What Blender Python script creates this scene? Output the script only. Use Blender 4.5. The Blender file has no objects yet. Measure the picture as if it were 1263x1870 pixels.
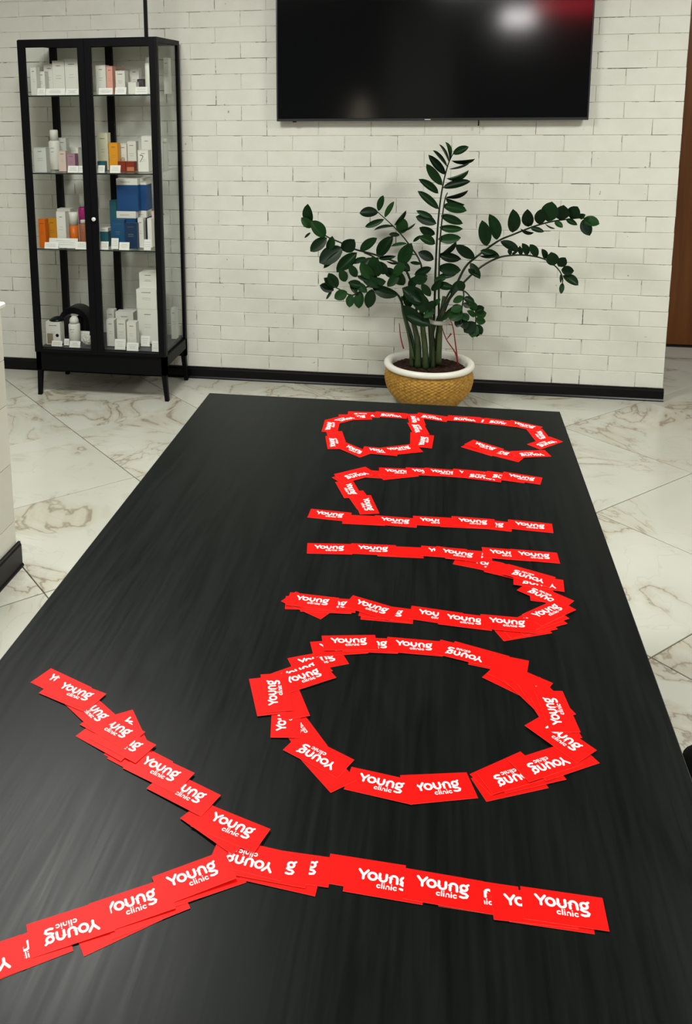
import bpy, bmesh, math, random
from mathutils import Vector, Matrix, Euler
import numpy as np
random.seed(7)
SC = bpy.context.scene
COL = SC.collection

# ------------------------------------------------------------------ camera
EYE = 1.7175
cam_d = bpy.data.cameras.new('camera')
cam = bpy.data.objects.new('camera', cam_d); COL.objects.link(cam)
right = Vector((0.98133, 0.19207, -0.01040)); down = Vector((0.02604, -0.18622, -0.98216)); fwd = Vector((-0.19058, 0.96355, -0.18774))
rot = Matrix((right, -down, -fwd)).transposed()
cam.matrix_world = Matrix.Translation((0, 0, EYE)) @ rot.to_4x4()
cam_d.sensor_fit = 'VERTICAL'; cam_d.sensor_height = 24.0; cam_d.sensor_width = 24.0*1263/1870
cam_d.lens = 1667.7/1870*24.0
cam_d.shift_x = (631.5-480.3)/1870
cam_d.shift_y = (492.1-935.0)/1870
cam_d.clip_start = 0.02; cam_d.clip_end = 60
SC.camera = cam
# ------------------------------------------------------------------ world, light, exposure
w = bpy.data.worlds.new('world'); SC.world = w; w.use_nodes = True
w.node_tree.nodes['Background'].inputs[0].default_value = (0.9, 0.95, 1.0, 1)
w.node_tree.nodes['Background'].inputs[1].default_value = 0.05
SC.view_settings.view_transform = 'Standard'; SC.view_settings.look = 'None'
SC.view_settings.gamma = 1.0; SC.view_settings.use_curve_mapping = False
SC.view_settings.exposure = 0.0
SC.cycles.transparent_max_bounces = 24

def area(name, loc, size, power, color, rot=(0, 0, 0), sy=None):
    l = bpy.data.lights.new(name, 'AREA'); l.energy = power; l.color = color; l.size = size
    if sy: l.shape = 'RECTANGLE'; l.size_y = sy
    o = bpy.data.objects.new(name, l); COL.objects.link(o); o.location = loc; o.rotation_euler = rot
    return o
WARM = (0.995, 1.0, 0.93)
# the light of the flush ceiling panels built further down
PANELS = [((-1.45, 2.85), 0.7, 0.7, 86), ((1.95, 3.1), 0.6, 0.6, 76), ((0.2, -0.4), 0.6, 0.6, 46), ((1.9, 5.9), 0.3, 0.3, 5), ((-3.2, 1.2), 0.6, 0.6, 10)]
for (px_, py_), sx_, sy_, pw_ in PANELS:
    area('panel_light', (px_, py_, 2.955), sx_, pw_, WARM, (0, 0, 0), sy_)

# ------------------------------------------------------------------ helpers
def tag(o, label=None, cat=None, group=None, kind=None):
    if label: o['label'] = label
    if cat: o['category'] = cat
    if group: o['group'] = group
    if kind: o['kind'] = kind
    return o
def empty(name, loc=(0, 0, 0), rz=0.0):
    o = bpy.data.objects.new(name, None); COL.objects.link(o); o.location = loc; o.rotation_euler = (0, 0, rz)
    o.empty_display_size = 0.05
    return o
def link_mesh(name, me, parent=None, mats=None, smooth=False):
    if mats is not None:
        me.materials.clear()
        for m in (mats if isinstance(mats, (list, tuple)) else [mats]): me.materials.append(m)
    if smooth:
        for f in me.polygons: f.use_smooth = True
    o = bpy.data.objects.new(name, me); COL.objects.link(o)
    if parent: o.parent = parent
    return o
def obj(name, bm, mats, parent=None, smooth=False, loc=None, rz=None):
    me = bpy.data.meshes.new(name); bm.to_mesh(me); bm.free()
    o = link_mesh(name, me, parent, mats, smooth)
    if loc is not None: o.location = loc
    if rz is not None: o.rotation_euler = (0, 0, rz)
    return o
def box(bm, x0, x1, y0, y1, z0, z1, mat=0, bev=0.0):
    vs = [bm.verts.new((x, y, z)) for z in (z0, z1) for y in (y0, y1) for x in (x0, x1)]
    fs = [bm.faces.new([vs[i] for i in q]) for q in ((0, 2, 3, 1), (4, 5, 7, 6), (0, 1, 5, 4), (2, 6, 7, 3), (0, 4, 6, 2), (1, 3, 7, 5))]
    for f in fs: f.material_index = mat
    if bev > 0:
        es = list({e for f in fs for e in f.edges})
        r = bmesh.ops.bevel(bm, geom=es, offset=bev, segments=1, affect='EDGES', profile=0.5)
        for f in r['faces']: f.material_index = mat
def B(*a, **k):
    bm = bmesh.new(); box(bm, *a, **k); return bm
def sheet(q):
    bm = bmesh.new(); bm.faces.new([bm.verts.new(p) for p in q]); return bm
def lathe(bm, prof, n=32, cx=0, cy=0, mat=0, rfun=None):
    rings = []
    for r, z in prof:
        rings.append([bm.verts.new((cx+r*math.cos(2*math.pi*i/n), cy+r*math.sin(2*math.pi*i/n), z)) for i in range(n)])
    for a, b in zip(rings, rings[1:]):
        for i in range(n):
            f = bm.faces.new((a[i], a[(i+1) % n], b[(i+1) % n], b[i])); f.material_index = mat
    for ring, flip in ((rings[0], True), (rings[-1], False)):
        f = bm.faces.new(ring[::-1] if flip else ring); f.material_index = mat
def smooth_path(pts, k=4):
    P = [Vector(p) for p in pts]
    if len(P) < 3: return P
    out = []
    for i in range(len(P)-1):
        p0, p1, p2, p3 = P[max(i-1, 0)], P[i], P[i+1], P[min(i+2, len(P)-1)]
        for j in range(k):
            t = j/k
            out.append(0.5*((2*p1)+(p2-p0)*t+(2*p0-5*p1+4*p2-p3)*t*t+(3*p1-p0-3*p2+p3)*t*t*t))
    out.append(P[-1]); return out
def tube(bm, pts, r0, r1, n=8, k=4, flat=1.0):
    P = smooth_path(pts, k); rings = []
    up = Vector((0, 1, 0))
    for i, p in enumerate(P):
        d = (P[min(i+1, len(P)-1)]-P[max(i-1, 0)]).normalized()
        a = d.cross(up)
        if a.length < 1e-4: a = d.cross(Vector((1, 0, 0)))
        a.normalize(); b = d.cross(a).normalized()
        r = r0+(r1-r0)*i/(len(P)-1)
        rings.append([bm.verts.new(p+a*(r*math.cos(2*math.pi*j/n))+b*(r*flat*math.sin(2*math.pi*j/n))) for j in range(n)])
    for a, b in zip(rings, rings[1:]):
        for j in range(n): bm.faces.new((a[j], a[(j+1) % n], b[(j+1) % n], b[j]))
    bm.faces.new(rings[0][::-1]); bm.faces.new(rings[-1])
    bmesh.ops.recalc_face_normals(bm, faces=bm.faces[:])

# ------------------------------------------------------------------ materials
def mat(name, col, rough=0.5, spec=0.5, metal=0.0, coat=0.0):
    m = bpy.data.materials.new(name); m.use_nodes = True
    b = m.node_tree.nodes['Principled BSDF']
    b.inputs['Base Color'].default_value = (*col, 1); b.inputs['Roughness'].default_value = rough
    b.inputs['Specular IOR Level'].default_value = spec; b.inputs['Metallic'].default_value = metal
    b.inputs['Coat Weight'].default_value = coat
    return m
def NT(m): return m.node_tree, m.node_tree.nodes['Principled BSDF']
def node(nt, t, **k):
    n = nt.nodes.new(t)
    for a, v in k.items(): setattr(n, a, v)
    return n
def coords(nt, scale=(1, 1, 1), rnd=0.0, kind='Object', rotz=0.0):
    tc = node(nt, 'ShaderNodeTexCoord'); mp = node(nt, 'ShaderNodeMapping')
    mp.inputs['Scale'].default_value = scale; mp.inputs['Rotation'].default_value = (0, 0, rotz)
    src = tc.outputs[kind]
    if rnd:
        oi = node(nt, 'ShaderNodeObjectInfo'); ml = node(nt, 'ShaderNodeMath', operation='MULTIPLY'); ml.inputs[1].default_value = rnd
        nt.links.new(oi.outputs['Random'], ml.inputs[0])
        ad = node(nt, 'ShaderNodeVectorMath', operation='ADD'); nt.links.new(src, ad.inputs[0]); nt.links.new(ml.outputs[0], ad.inputs[1]); src = ad.outputs[0]
    nt.links.new(src, mp.inputs['Vector']); return mp.outputs[0]
def noise(nt, vec, scale, detail=3, rough=0.5, dist=0.0):
    n = node(nt, 'ShaderNodeTexNoise'); n.inputs['Scale'].default_value = scale; n.inputs['Detail'].default_value = detail
    n.inputs['Roughness'].default_value = rough; n.inputs['Distortion'].default_value = dist
    nt.links.new(vec, n.inputs['Vector']); return n.outputs['Fac']
def ramp(nt, fac, stops):
    r = node(nt, 'ShaderNodeValToRGB'); e = r.color_ramp.elements
    while len(e) < len(stops): e.new(0.5)
    for i, (p, c) in enumerate(stops):
        e[i].position = p; e[i].color = (*c, 1) if len(c) == 3 else c
    nt.links.new(fac, r.inputs['Fac']); return r.outputs['Color']
def bump(nt, b, h, strength=0.3, dist=0.002):
    n = node(nt, 'ShaderNodeBump'); n.inputs['Strength'].default_value = strength; n.inputs['Distance'].default_value = dist
    nt.links.new(h, n.inputs['Height']); nt.links.new(n.outputs[0], b.inputs['Normal'])
def mixc(nt, a, b_, f):
    m = node(nt, 'ShaderNodeMix', data_type='RGBA')
    for s, v in ((6, a), (7, b_)):
        if isinstance(v, tuple): m.inputs[s].default_value = (*v, 1)
        else: nt.links.new(v, m.inputs[s])
    if isinstance(f, float): m.inputs[0].default_value = f
    else: nt.links.new(f, m.inputs[0])
    return m.outputs[2]

M = {}
# painted brick
m = mat('painted_brick', (0.66, 0.655, 0.60), 0.55, 0.3); nt, b = NT(m)
v = coords(nt, (1, 1, 1), 37.0)
c = ramp(nt, noise(nt, v, 9, 4), [(0.3, (0.67, 0.67, 0.61)), (0.7, (0.72, 0.72, 0.665))])
sp = ramp(nt, noise(nt, v, 34, 2), [(0.20, (0.35, 0.34, 0.28)), (0.245, (1, 1, 1))])
mm = node(nt, 'ShaderNodeMix', data_type='RGBA', blend_type='MULTIPLY'); mm.inputs[0].default_value = 1
nt.links.new(c, mm.inputs[6]); nt.links.new(sp, mm.inputs[7]); nt.links.new(mm.outputs[2], b.inputs['Base Color'])
bump(nt, b, noise(nt, v, 60, 4), 0.35, 0.002); M['brick'] = m
m = mat('painted_mortar', (0.6, 0.6, 0.54), 0.8, 0.1); nt, b = NT(m)
v = coords(nt, (1, 1, 1.6)); f = noise(nt, v, 9, 4, 0.6)
nt.links.new(ramp(nt, f, [(0.52, (0.68, 0.68, 0.62)), (0.58, (0.035, 0.03, 0.02))]), b.inputs['Base Color']); M['mortar'] = m
# marble-look floor tile
m = mat('marble_tile', (0.62, 0.61, 0.54), 0.2, 0.45); nt, b = NT(m)
v = coords(nt, (1, 1, 1), 53.0)
n1 = noise(nt, v, 1.5, 5, 0.55, 1.6)
def vein(f, pos, wid, depth):
    s = node(nt, 'ShaderNodeMath', operation='SUBTRACT'); nt.links.new(f, s.inputs[0]); s.inputs[1].default_value = pos
    a = node(nt, 'ShaderNodeMath', operation='ABSOLUTE'); nt.links.new(s.outputs[0], a.inputs[0])
    r = node(nt, 'ShaderNodeMapRange'); r.inputs['From Min'].default_value = 0; r.inputs['From Max'].default_value = wid
    r.inputs['To Min'].default_value = depth; r.inputs['To Max'].default_value = 0; nt.links.new(a.outputs[0], r.inputs['Value'])
    return r.outputs[0]
base = ramp(nt, noise(nt, v, 1.1, 3, 0.5, 0.4), [(0.35, (0.48, 0.48, 0.42)), (0.6, (0.55, 0.55, 0.495))])
brk = ramp(nt, noise(nt, v, 2.3, 3), [(0.38, (0, 0, 0)), (0.56, (1, 1, 1))])
def mul(a, c_):
    s = node(nt, 'ShaderNodeMath', operation='MULTIPLY'); nt.links.new(a, s.inputs[0]); nt.links.new(c_, s.inputs[1]); return s.outputs[0]
c = mixc(nt, base, (0.42, 0.38, 0.29), mul(vein(n1, 0.5, 0.075, 0.75), brk))
c = mixc(nt, c, (0.23, 0.20, 0.15), mul(vein(n1, 0.5, 0.013, 0.85), brk))
n2 = noise(nt, v, 2.6, 4, 0.5, 1.1)
c = mixc(nt, c, (0.40, 0.37, 0.30), vein(n2, 0.47, 0.007, 0.35))
nt.links.new(c, b.inputs['Base Color']); M['tile'] = m
M['grout'] = mat('grout', (0.10, 0.09, 0.065), 0.9, 0.1)
m = mat('wall_tile', (0.66, 0.655, 0.60), 0.25, 0.4); nt, b = NT(m)
v = coords(nt, (1, 1, 1), 11.0)
nt.links.new(ramp(nt, noise(nt, v, 1.6, 4, 0.5, 0.8), [(0.3, (0.64, 0.62, 0.54)), (0.6, (0.72, 0.70, 0.63))]), b.inputs['Base Color']); M['wall_tile'] = m
# black wood-grain laminate
m = mat('black_laminate', (0.02, 0.022, 0.022), 0.30, 0.09); nt, b = NT(m)
v = coords(nt, (1, 0.045, 1)); f = noise(nt, v, 95, 5, 0.6, 0.3)
v2 = coords(nt, (1, 0.11, 1)); f2 = noise(nt, v2, 16, 4, 0.6, 1.2)
mx = node(nt, 'ShaderNodeMath', operation='ADD'); nt.links.new(f, mx.inputs[0]); nt.links.new(f2, mx.inputs[1])
hf = node(nt, 'ShaderNodeMath', operation='MULTIPLY'); hf.inputs[1].default_value = 0.5; nt.links.new(mx.outputs[0], hf.inputs[0])
nt.links.new(ramp(nt, hf.outputs[0], [(0.36, (0.0022, 0.0032, 0.0030)), (0.6, (0.0055, 0.0072, 0.0068))]), b.inputs['Base Color'])
nt.links.new(ramp(nt, hf.outputs[0], [(0.38, (0.31, 0.31, 0.31)), (0.6, (0.38, 0.38, 0.38))]), b.inputs['Roughness'])
bump(nt, b, hf.outputs[0], 0.14, 0.0010); M['laminate'] = m
M['black_edge'] = mat('black_edge', (0.006, 0.006, 0.007), 0.5, 0.3)
M['black_metal'] = mat('black_powder_coat', (0.0022, 0.0022, 0.0032), 0.5, 0.12)
M['black_gloss'] = mat('black_gloss', (0.0025, 0.0025, 0.004), 0.3, 0.2)
m = mat('screen_glass', (0.0045, 0.005, 0.0055), 0.10, 0.35); M['screen'] = m
M['tv_rim'] = mat('tv_rim', (0.05, 0.055, 0.06), 0.3, 0.5, 0.6)
# glass
m = bpy.data.materials.new('clear_glass'); m.use_nodes = True; nt = m.node_tree; nt.nodes.clear()
o_ = node(nt, 'ShaderNodeOutputMaterial'); tr = node(nt, 'ShaderNodeBsdfTransparent'); gl = node(nt, 'ShaderNodeBsdfGlossy')
tr.inputs[0].default_value = (0.975, 0.985, 0.98, 1); gl.inputs['Roughness'].default_value = 0.03
fr = node(nt, 'ShaderNodeFresnel'); fr.inputs[0].default_value = 1.12; ms = node(nt, 'ShaderNodeMixShader')
nt.links.new(fr.outputs[0], ms.inputs[0]); nt.links.new(tr.outputs[0], ms.inputs[1]); nt.links.new(gl.outputs[0], ms.inputs[2]); nt.links.new(ms.outputs[0], o_.inputs[0])
M['glass'] = m
M['glass_edge'] = mat('glass_edge', (0.01, 0.02, 0.018), 0.15, 0.6)
m = bpy.data.materials.new('cloudy_film'); m.use_nodes = True; nt, b = NT(m)
b.inputs['Base Color'].default_value = (0.7, 0.7, 0.62, 1); b.inputs['Alpha'].default_value = 0.55; b.inputs['Roughness'].default_value = 0.25; M['film'] = m
# cards
M['red'] = mat('red_card', (0.86, 0.004, 0.002), 0.45, 0.10)
M['red_edge'] = mat('card_edge', (0.95, 0.30, 0.24), 0.7, 0.2)
M['print_white'] = mat('white_print', (0.92, 0.91, 0.92), 0.5, 0.2)
# goods
GC = {'white': (0.66, 0.66, 0.60), 'pale': (0.52, 0.54, 0.49), 'salmon': (0.72, 0.36, 0.28), 'blush': (0.60, 0.48, 0.42), 'dark': (0.05, 0.05, 0.05),
      'pink': (0.36, 0.20, 0.27), 'grey': (0.30, 0.29, 0.26), 'cream': (0.62, 0.60, 0.44), 'teal': (0.015, 0.10, 0.13), 'amber': (0.72, 0.30, 0.015),
      'rust': (0.22, 0.028, 0.012), 'orange': (0.62, 0.13, 0.006), 'ochre': (0.52, 0.22, 0.008), 'magenta': (0.30, 0.01, 0.12), 'copper': (0.30, 0.10, 0.05),
      'blue': (0.010, 0.055, 0.17), 'blue2': (0.014, 0.075, 0.17), 'navy': (0.008, 0.03, 0.08)}
for k, c in GC.items(): M['g_'+k] = mat('goods_'+k, c, 0.45, 0.35)
M['ink'] = mat('dark_ink', (0.10, 0.10, 0.09), 0.6, 0.2)
M['paper'] = mat('white_paper', (0.74, 0.75, 0.70), 0.6, 0.2)
M['knob'] = mat('pale_metal', (0.75, 0.75, 0.72), 0.3, 0.5, 0.2)
# plant
m = mat('leaf', (0.012, 0.05, 0.014), 0.38, 0.13); nt, b = NT(m)
oi = node(nt, 'ShaderNodeObjectInfo')
nt.links.new(ramp(nt, oi.outputs['Random'], [(0.0, (0.003, 0.012, 0.004)), (0.6, (0.005, 0.025, 0.006)), (1.0, (0.011, 0.048, 0.010))]), b.inputs['Base Color']); M['leaf'] = m
m = mat('stalk', (0.05, 0.075, 0.02), 0.45, 0.35); nt, b = NT(m)
v = coords(nt, (1, 1, 0.25))
nt.links.new(ramp(nt, noise(nt, v, 26, 3), [(0.3, (0.012, 0.024, 0.009)), (0.6, (0.05, 0.075, 0.022)), (0.8, (0.085, 0.105, 0.035))]), b.inputs['Base Color']); M['stalk'] = m
M['stem'] = mat('dark_stem', (0.010, 0.022, 0.010), 0.45, 0.35)
M['twig'] = mat('red_twig', (0.24, 0.025, 0.022), 0.5, 0.3)
m = mat('soil', (0.02, 0.010, 0.007), 0.95, 0.1); nt, b = NT(m)
v = coords(nt); f = noise(nt, v, 60, 4)
nt.links.new(ramp(nt, f, [(0.35, (0.010, 0.005, 0.004)), (0.7, (0.05, 0.022, 0.014))]), b.inputs['Base Color']); bump(nt, b, f, 0.8, 0.01); M['soil'] = m
m = mat('wicker', (0.5, 0.28, 0.06), 0.6, 0.3); nt, b = NT(m)
v = coords(nt, (1, 1, 1)); nt.links.new(ramp(nt, noise(nt, v, 45, 4), [(0.3, (0.27, 0.135, 0.016)), (0.7, (0.46, 0.25, 0.040))]), b.inputs['Base Color']); M['wicker'] = m
M['ceramic'] = mat('white_rim', (0.80, 0.79, 0.71), 0.3, 0.5)
m = mat('brown_wood', (0.08, 0.025, 0.006), 0.35, 0.35); nt, b = NT(m)
v = coords(nt, (1, 1, 0.06)); nt.links.new(ramp(nt, noise(nt, v, 22, 4), [(0.3, (0.10, 0.030, 0.005)), (0.7, (0.17, 0.058, 0.010))]), b.inputs['Base Color']); M['wood'] = m
M['plaster'] = mat('plaster', (0.55, 0.54, 0.49), 0.8, 0.1)
M['dark_wall'] = mat('charcoal_paint', (0.05, 0.05, 0.052), 0.7, 0.2)
M['ceiling'] = mat('ceiling_paint', (0.34, 0.335, 0.30), 0.9, 0.0)
M['fabric'] = mat('black_upholstery', (0.004, 0.004, 0.005), 0.85, 0.1)
def emis(name, col, s):
    m = mat(name, (0.8, 0.8, 0.8)); b_ = m.node_tree.nodes['Principled BSDF']
    b_.inputs['Emission Color'].default_value = (*col, 1); b_.inputs['Emission Strength'].default_value = s; return m
M['diffuser'] = emis('lamp_diffuser', WARM, 2.2); M['lightbox'] = emis('lightbox', (1, 0.97, 0.95), 42.0); M['redglow'] = emis('red_sign', (1.0, 0.03, 0.06), 16.0)

# ------------------------------------------------------------------ the setting
WY = 5.2539           # face of the brick wall
WX = 1.243            # its free right end
floor = tag(obj('floor', B(-4.2, 3.2, -3.0, 6.6, -0.06, -0.004), M['grout']), kind='structure')
# square floor tiles laid on the diagonal
PA, PB, A0, B0 = 0.7035, 0.7185, 0.991, 1.453
tbm = bmesh.new(); box(tbm, -PA/2+0.0022, PA/2-0.0022, -PB/2+0.0022, PB/2-0.0022, -0.008, 0, bev=0.001)
tme = bpy.data.meshes.new('tile'); tbm.to_mesh(tme); tbm.free(); tme.materials.append(M['tile'])
for i in range(-6, 12):
    for j in range(-7, 14):
        a = A0+(i+0.5)*PA; bb = B0+(j+0.5)*PB
        x, y = (a-bb)/math.sqrt(2), (a+bb)/math.sqrt(2)
        if -3.9 < x < 2.9 and -0.6 < y < 6.35:
            o = bpy.data.objects.new('tile', tme); COL.objects.link(o); o.parent = floor; o.location = (x, y, 0.0); o.rotation_euler = (0, 0, math.pi/4)
wall = tag(obj('wall_back', B(-4.2, WX-0.004, WY+0.0028, WY+0.16, 0, 3.0), M['mortar']), kind='structure')
RP, R0, BL = 0.0882, 0.0725, 0.300
def brick_mesh(L, seed):
    rnd = random.Random(seed); bm = bmesh.new(); H = RP; g = 0.0008; ch = 0.0022
    j = lambda a: rnd.uniform(-a, a)
    x0, x1, z0, z1 = g+max(0, j(.0016)), L-g-max(0, j(.0016)), g*0.8+max(0, j(.0013)), H-g*0.8-max(0, j(.0013))
    back = [bm.verts.new((x, 0.010, z)) for x, z in ((x0, z0), (x1, z0), (x1, z1), (x0, z1))]
    mid = [bm.verts.new((x+j(.0008), 0.0015+j(.0006), z+j(.0008))) for x, z in ((x0, z0), (x1, z0), (x1, z1), (x0, z1))]
    fr = [bm.verts.new((x+j(.001), -0.001+j(.0010), z+j(.001))) for x, z in ((x0+ch, z0+ch), (x1-ch, z0+ch), (x1-ch, z1-ch), (x0+ch, z1-ch))]
    for a, b_ in ((back, mid), (mid, fr)):
        for i in range(4): bm.faces.new((a[i], a[(i+1) % 4], b_[(i+1) % 4], b_[i]))
    bm.faces.new(fr); bmesh.ops.recalc_face_normals(bm, faces=bm.faces[:])
    return bm
variants = {}
def bvar(L):
    k = (round(L, 3), random.randrange(6))
    if k not in variants:
        bm = brick_mesh(L, hash(k) & 0xffff); me = bpy.data.meshes.new('brick'); bm.to_mesh(me); bm.free(); me.materials.append(M['brick']); variants[k] = me
    return variants[k]
rest = bmesh.new(); cand = []
for r in range(0, 34):
    z = R0+RP*r; x1 = WX; ph = 0.792 if r % 2 == 0 else 0.642
    joints = sorted([ph+BL*k for k in range(-18, 3) if -4.45 < ph+BL*k < WX-0.02]+[WX])
    if r == 0: joints = sorted(joints+[0.640])
    for xa, xb in zip(joints, joints[1:]): cand.append((xa, z, xb-xa))
def hidden(x, z, L):
    return (z > 1.62 and x > -0.93 and x+L < 0.75) or z > 2.30 or x < -2.95
vis = [c_ for c_ in cand if not hidden(*c_)]
vis = sorted(vis, key=lambda c_: -c_[0])[:300]; vs_ = set(vis)
for x, z, L in vis:
    o = bpy.data.objects.new('brick', bvar(L)); COL.objects.link(o); o.parent = wall
    o.location = (x, WY, z)
for c_ in cand:
    if c_ not in vs_:
        bm2 = brick_mesh(c_[2], random.randrange(999)); bmesh.ops.translate(bm2, vec=(c_[0], WY, c_[1]), verts=bm2.verts[:])
        tmp = bpy.data.meshes.new('t'); bm2.to_mesh(tmp); bm2.free(); rest.from_mesh(tmp); bpy.data.meshes.remove(tmp)
tag(obj('brick_courses', rest, M['brick'], wall), kind='stuff')
# black skirting with a rounded foot
def skirting(name, x0, x1, y, h, along='x', parent=None, sgn=-1):
    bm = bmesh.new(); pr = [(0, 0), (0.018, 0), (0.018, 0.006), (0.0125, 0.013), (0.0125, h-0.014), (0.009, h-0.006), (0.009, h), (0, h)]
    for xx in (x0, x1):
        for d, z in pr: bm.verts.new((xx, y+sgn*d, z) if along == 'x' else (y+sgn*d, xx, z))
    bm.verts.ensure_lookup_table(); n = len(pr)
    for i in range(n): bm.faces.new((bm.verts[i], bm.verts[(i+1) % n], bm.verts[n+(i+1) % n], bm.verts[n+i]))
    bm.faces.new([bm.verts[i] for i in range(n)]); bm.faces.new([bm.verts[n+i] for i in range(n)][::-1])
    bmesh.ops.recalc_face_normals(bm, faces=bm.faces[:])
    return obj(name, bm, M['black_gloss'], parent)
tag(skirting('baseboard_back', -4.2, WX+0.004, WY, 0.0725), kind='structure')
tag(obj('wall_left', B(-4.35, -4.2, -3.0, WY+0.16, 0, 3.0), M['plaster']), kind='structure')
tag(obj('wall_front', B(-4.2, 3.2, -3.15, -3.0, 0, 3.0), M['dark_wall']), kind='structure')
tag(obj('wall_right', B(3.2, 3.35, -3.0, 6.6, 0, 3.0), M['plaster']), kind='structure')
tag(obj('wall_far', B(-0.2, 3.2, 6.6, 6.75, 0, 3.0), M['plaster']), kind='structure')
tag(obj('ceiling', B(-4.35, 3.35, -3.15, 6.75, 3.0, 3.1), M['ceiling']), kind='structure')
d = tag(empty('door_1', (0, 0, 0)), kind='structure')
obj('door_panel', B(1.10, 2.14, 6.455, 6.49, 0.012, 2.75, bev=0.003), M['wood'], d)
obj('door_gap_strip', B(1.08, 2.16, 6.44, 6.5, 0, 0.010), M['black_edge'], d)  # black strip standing in for the dark gap under the door

# ceiling panels
for n_, ((x, y), sx, sy, p_) in enumerate(PANELS):
    where = ['above the near left of the table', 'right of the table', 'above the near end of the table', 'in the passage beyond the wall', 'over the reception side'][n_]
    t = tag(empty('ceiling_light', (x, y, 3.0)), 'square white ceiling panel light ' + where, 'ceiling light', 'flush ceiling panels')
    bm = bmesh.new(); a, c_ = sx/2+0.02, sy/2+0.02
    box(bm, -a, a, -c_, -c_+0.02, -0.03, -0.0005); box(bm, -a, a, c_-0.02, c_, -0.03, -0.0005)
    box(bm, -a, -a+0.02, -c_+0.02, c_-0.02, -0.03, -0.0005); box(bm, a-0.02, a, -c_+0.02, c_-0.02, -0.03, -0.0005)
    obj('frame', bm, M['ceramic'], t)
    obj('diffuser', B(-sx/2, sx/2, -sy/2, sy/2, -0.02, -0.012), M['diffuser'], t)
# what the television mirrors: a lit box and a red sign on the rear wall
t = tag(empty('wall_lightbox', (0.95, -3.0, 2.72)), 'white glowing lightbox high on the rear charcoal wall', 'light')
obj('housing', B(-0.24, 0.24, 0.001, 0.06, -0.14, 0.14, bev=0.01), M['black_metal'], t)
obj('lit_panel', B(-0.2, 0.2, 0.061, 0.07, -0.10, 0.10), M['lightbox'], t)
t = tag(empty('red_wall_sign', (1.62, -3.0, 2.86)), 'red glowing strip beside the lightbox on the rear wall', 'sign')
obj('housing', B(-0.5, 0.5, 0.001, 0.05, -0.09, 0.09, bev=0.01), M['black_metal'], t)
obj('lit_panel', B(-0.47, 0.47, 0.051, 0.06, -0.06, 0.06), M['redglow'], t)

tag(obj('trim_1', B(-0.83, 0.1, -2.999, -2.9, 0, 2.999), M['plaster']), kind='structure')
t = tag(empty('floor_lamp', (-1.08, -1.8, 0)), 'floor lamp with a cream cone shade behind the near end of the table', 'lamp')
bm = bmesh.new(); lathe(bm, [(0.14, 0.001), (0.14, 0.015), (0.02, 0.025)], 28); obj('base', bm, M['black_metal'], t, True)
bm = bmesh.new(); lathe(bm, [(0.01, 0.026), (0.01, 1.42)], 12); obj('pole', bm, M['black_metal'], t, True)
bm = bmesh.new(); lathe(bm, [(0.17, 1.28), (0.035, 1.68)], 32); obj('lamp_shade', bm, emis('cream_shade', (1.0, 0.85, 0.6), 2.6), t, True)

# ------------------------------------------------------------------ table
TX0, TX1, TY0, TY1, TZ = -0.7391, 0.3707, 0.30, 2.8035, 0.75
t = tag(empty('long_table', ((TX0+TX1)/2, (TY0+TY1)/2, 0)), 'long black wood-grain table carrying the red card letters', 'table')
def TL(bm, name, m): 
    o = obj(name, bm, m, t); o.matrix_parent_inverse = Matrix.Translation((-(TX0+TX1)/2, -(TY0+TY1)/2, 0)); return o
TL(B(TX0+0.001, TX1-0.001, TY0+0.001, TY1-0.001, TZ-0.030, TZ, bev=0.0008), 'tabletop', M['laminate'])
bm = bmesh.new()
box(bm, TX0, TX1, TY1-0.0009, TY1+0.0006, TZ-0.031, TZ-0.0004); box(bm, TX0, TX1, TY0-0.0006, TY0+0.0009, TZ-0.031, TZ-0.0004)
box(bm, TX0-0.0006, TX0+0.0009, TY0, TY1, TZ-0.031, TZ-0.0004); box(bm, TX1-0.0009, TX1+0.0006, TY0, TY1, TZ-0.031, TZ-0.0004)
TL(bm, 'edge_band', M['black_edge'])
bm = bmesh.new()
for y in (TY0+0.09, TY1-0.13): box(bm, TX0+0.14, TX1-0.14, y, y+0.03, TZ-0.09, TZ-0.031)
for x in (TX0+0.09, TX1-0.12): box(bm, x, x+0.03, TY0+0.15, TY1-0.15, TZ-0.09, TZ-0.031)
TL(bm, 'apron', M['black_metal'])
for x in (TX0+0.08, TX1-0.14):
    for y in (TY0+0.08, TY1-0.14): TL(B(x, x+0.06, y, y+0.06, 0.001, TZ-0.031, bev=0.003), 'leg', M['black_metal'])

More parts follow.
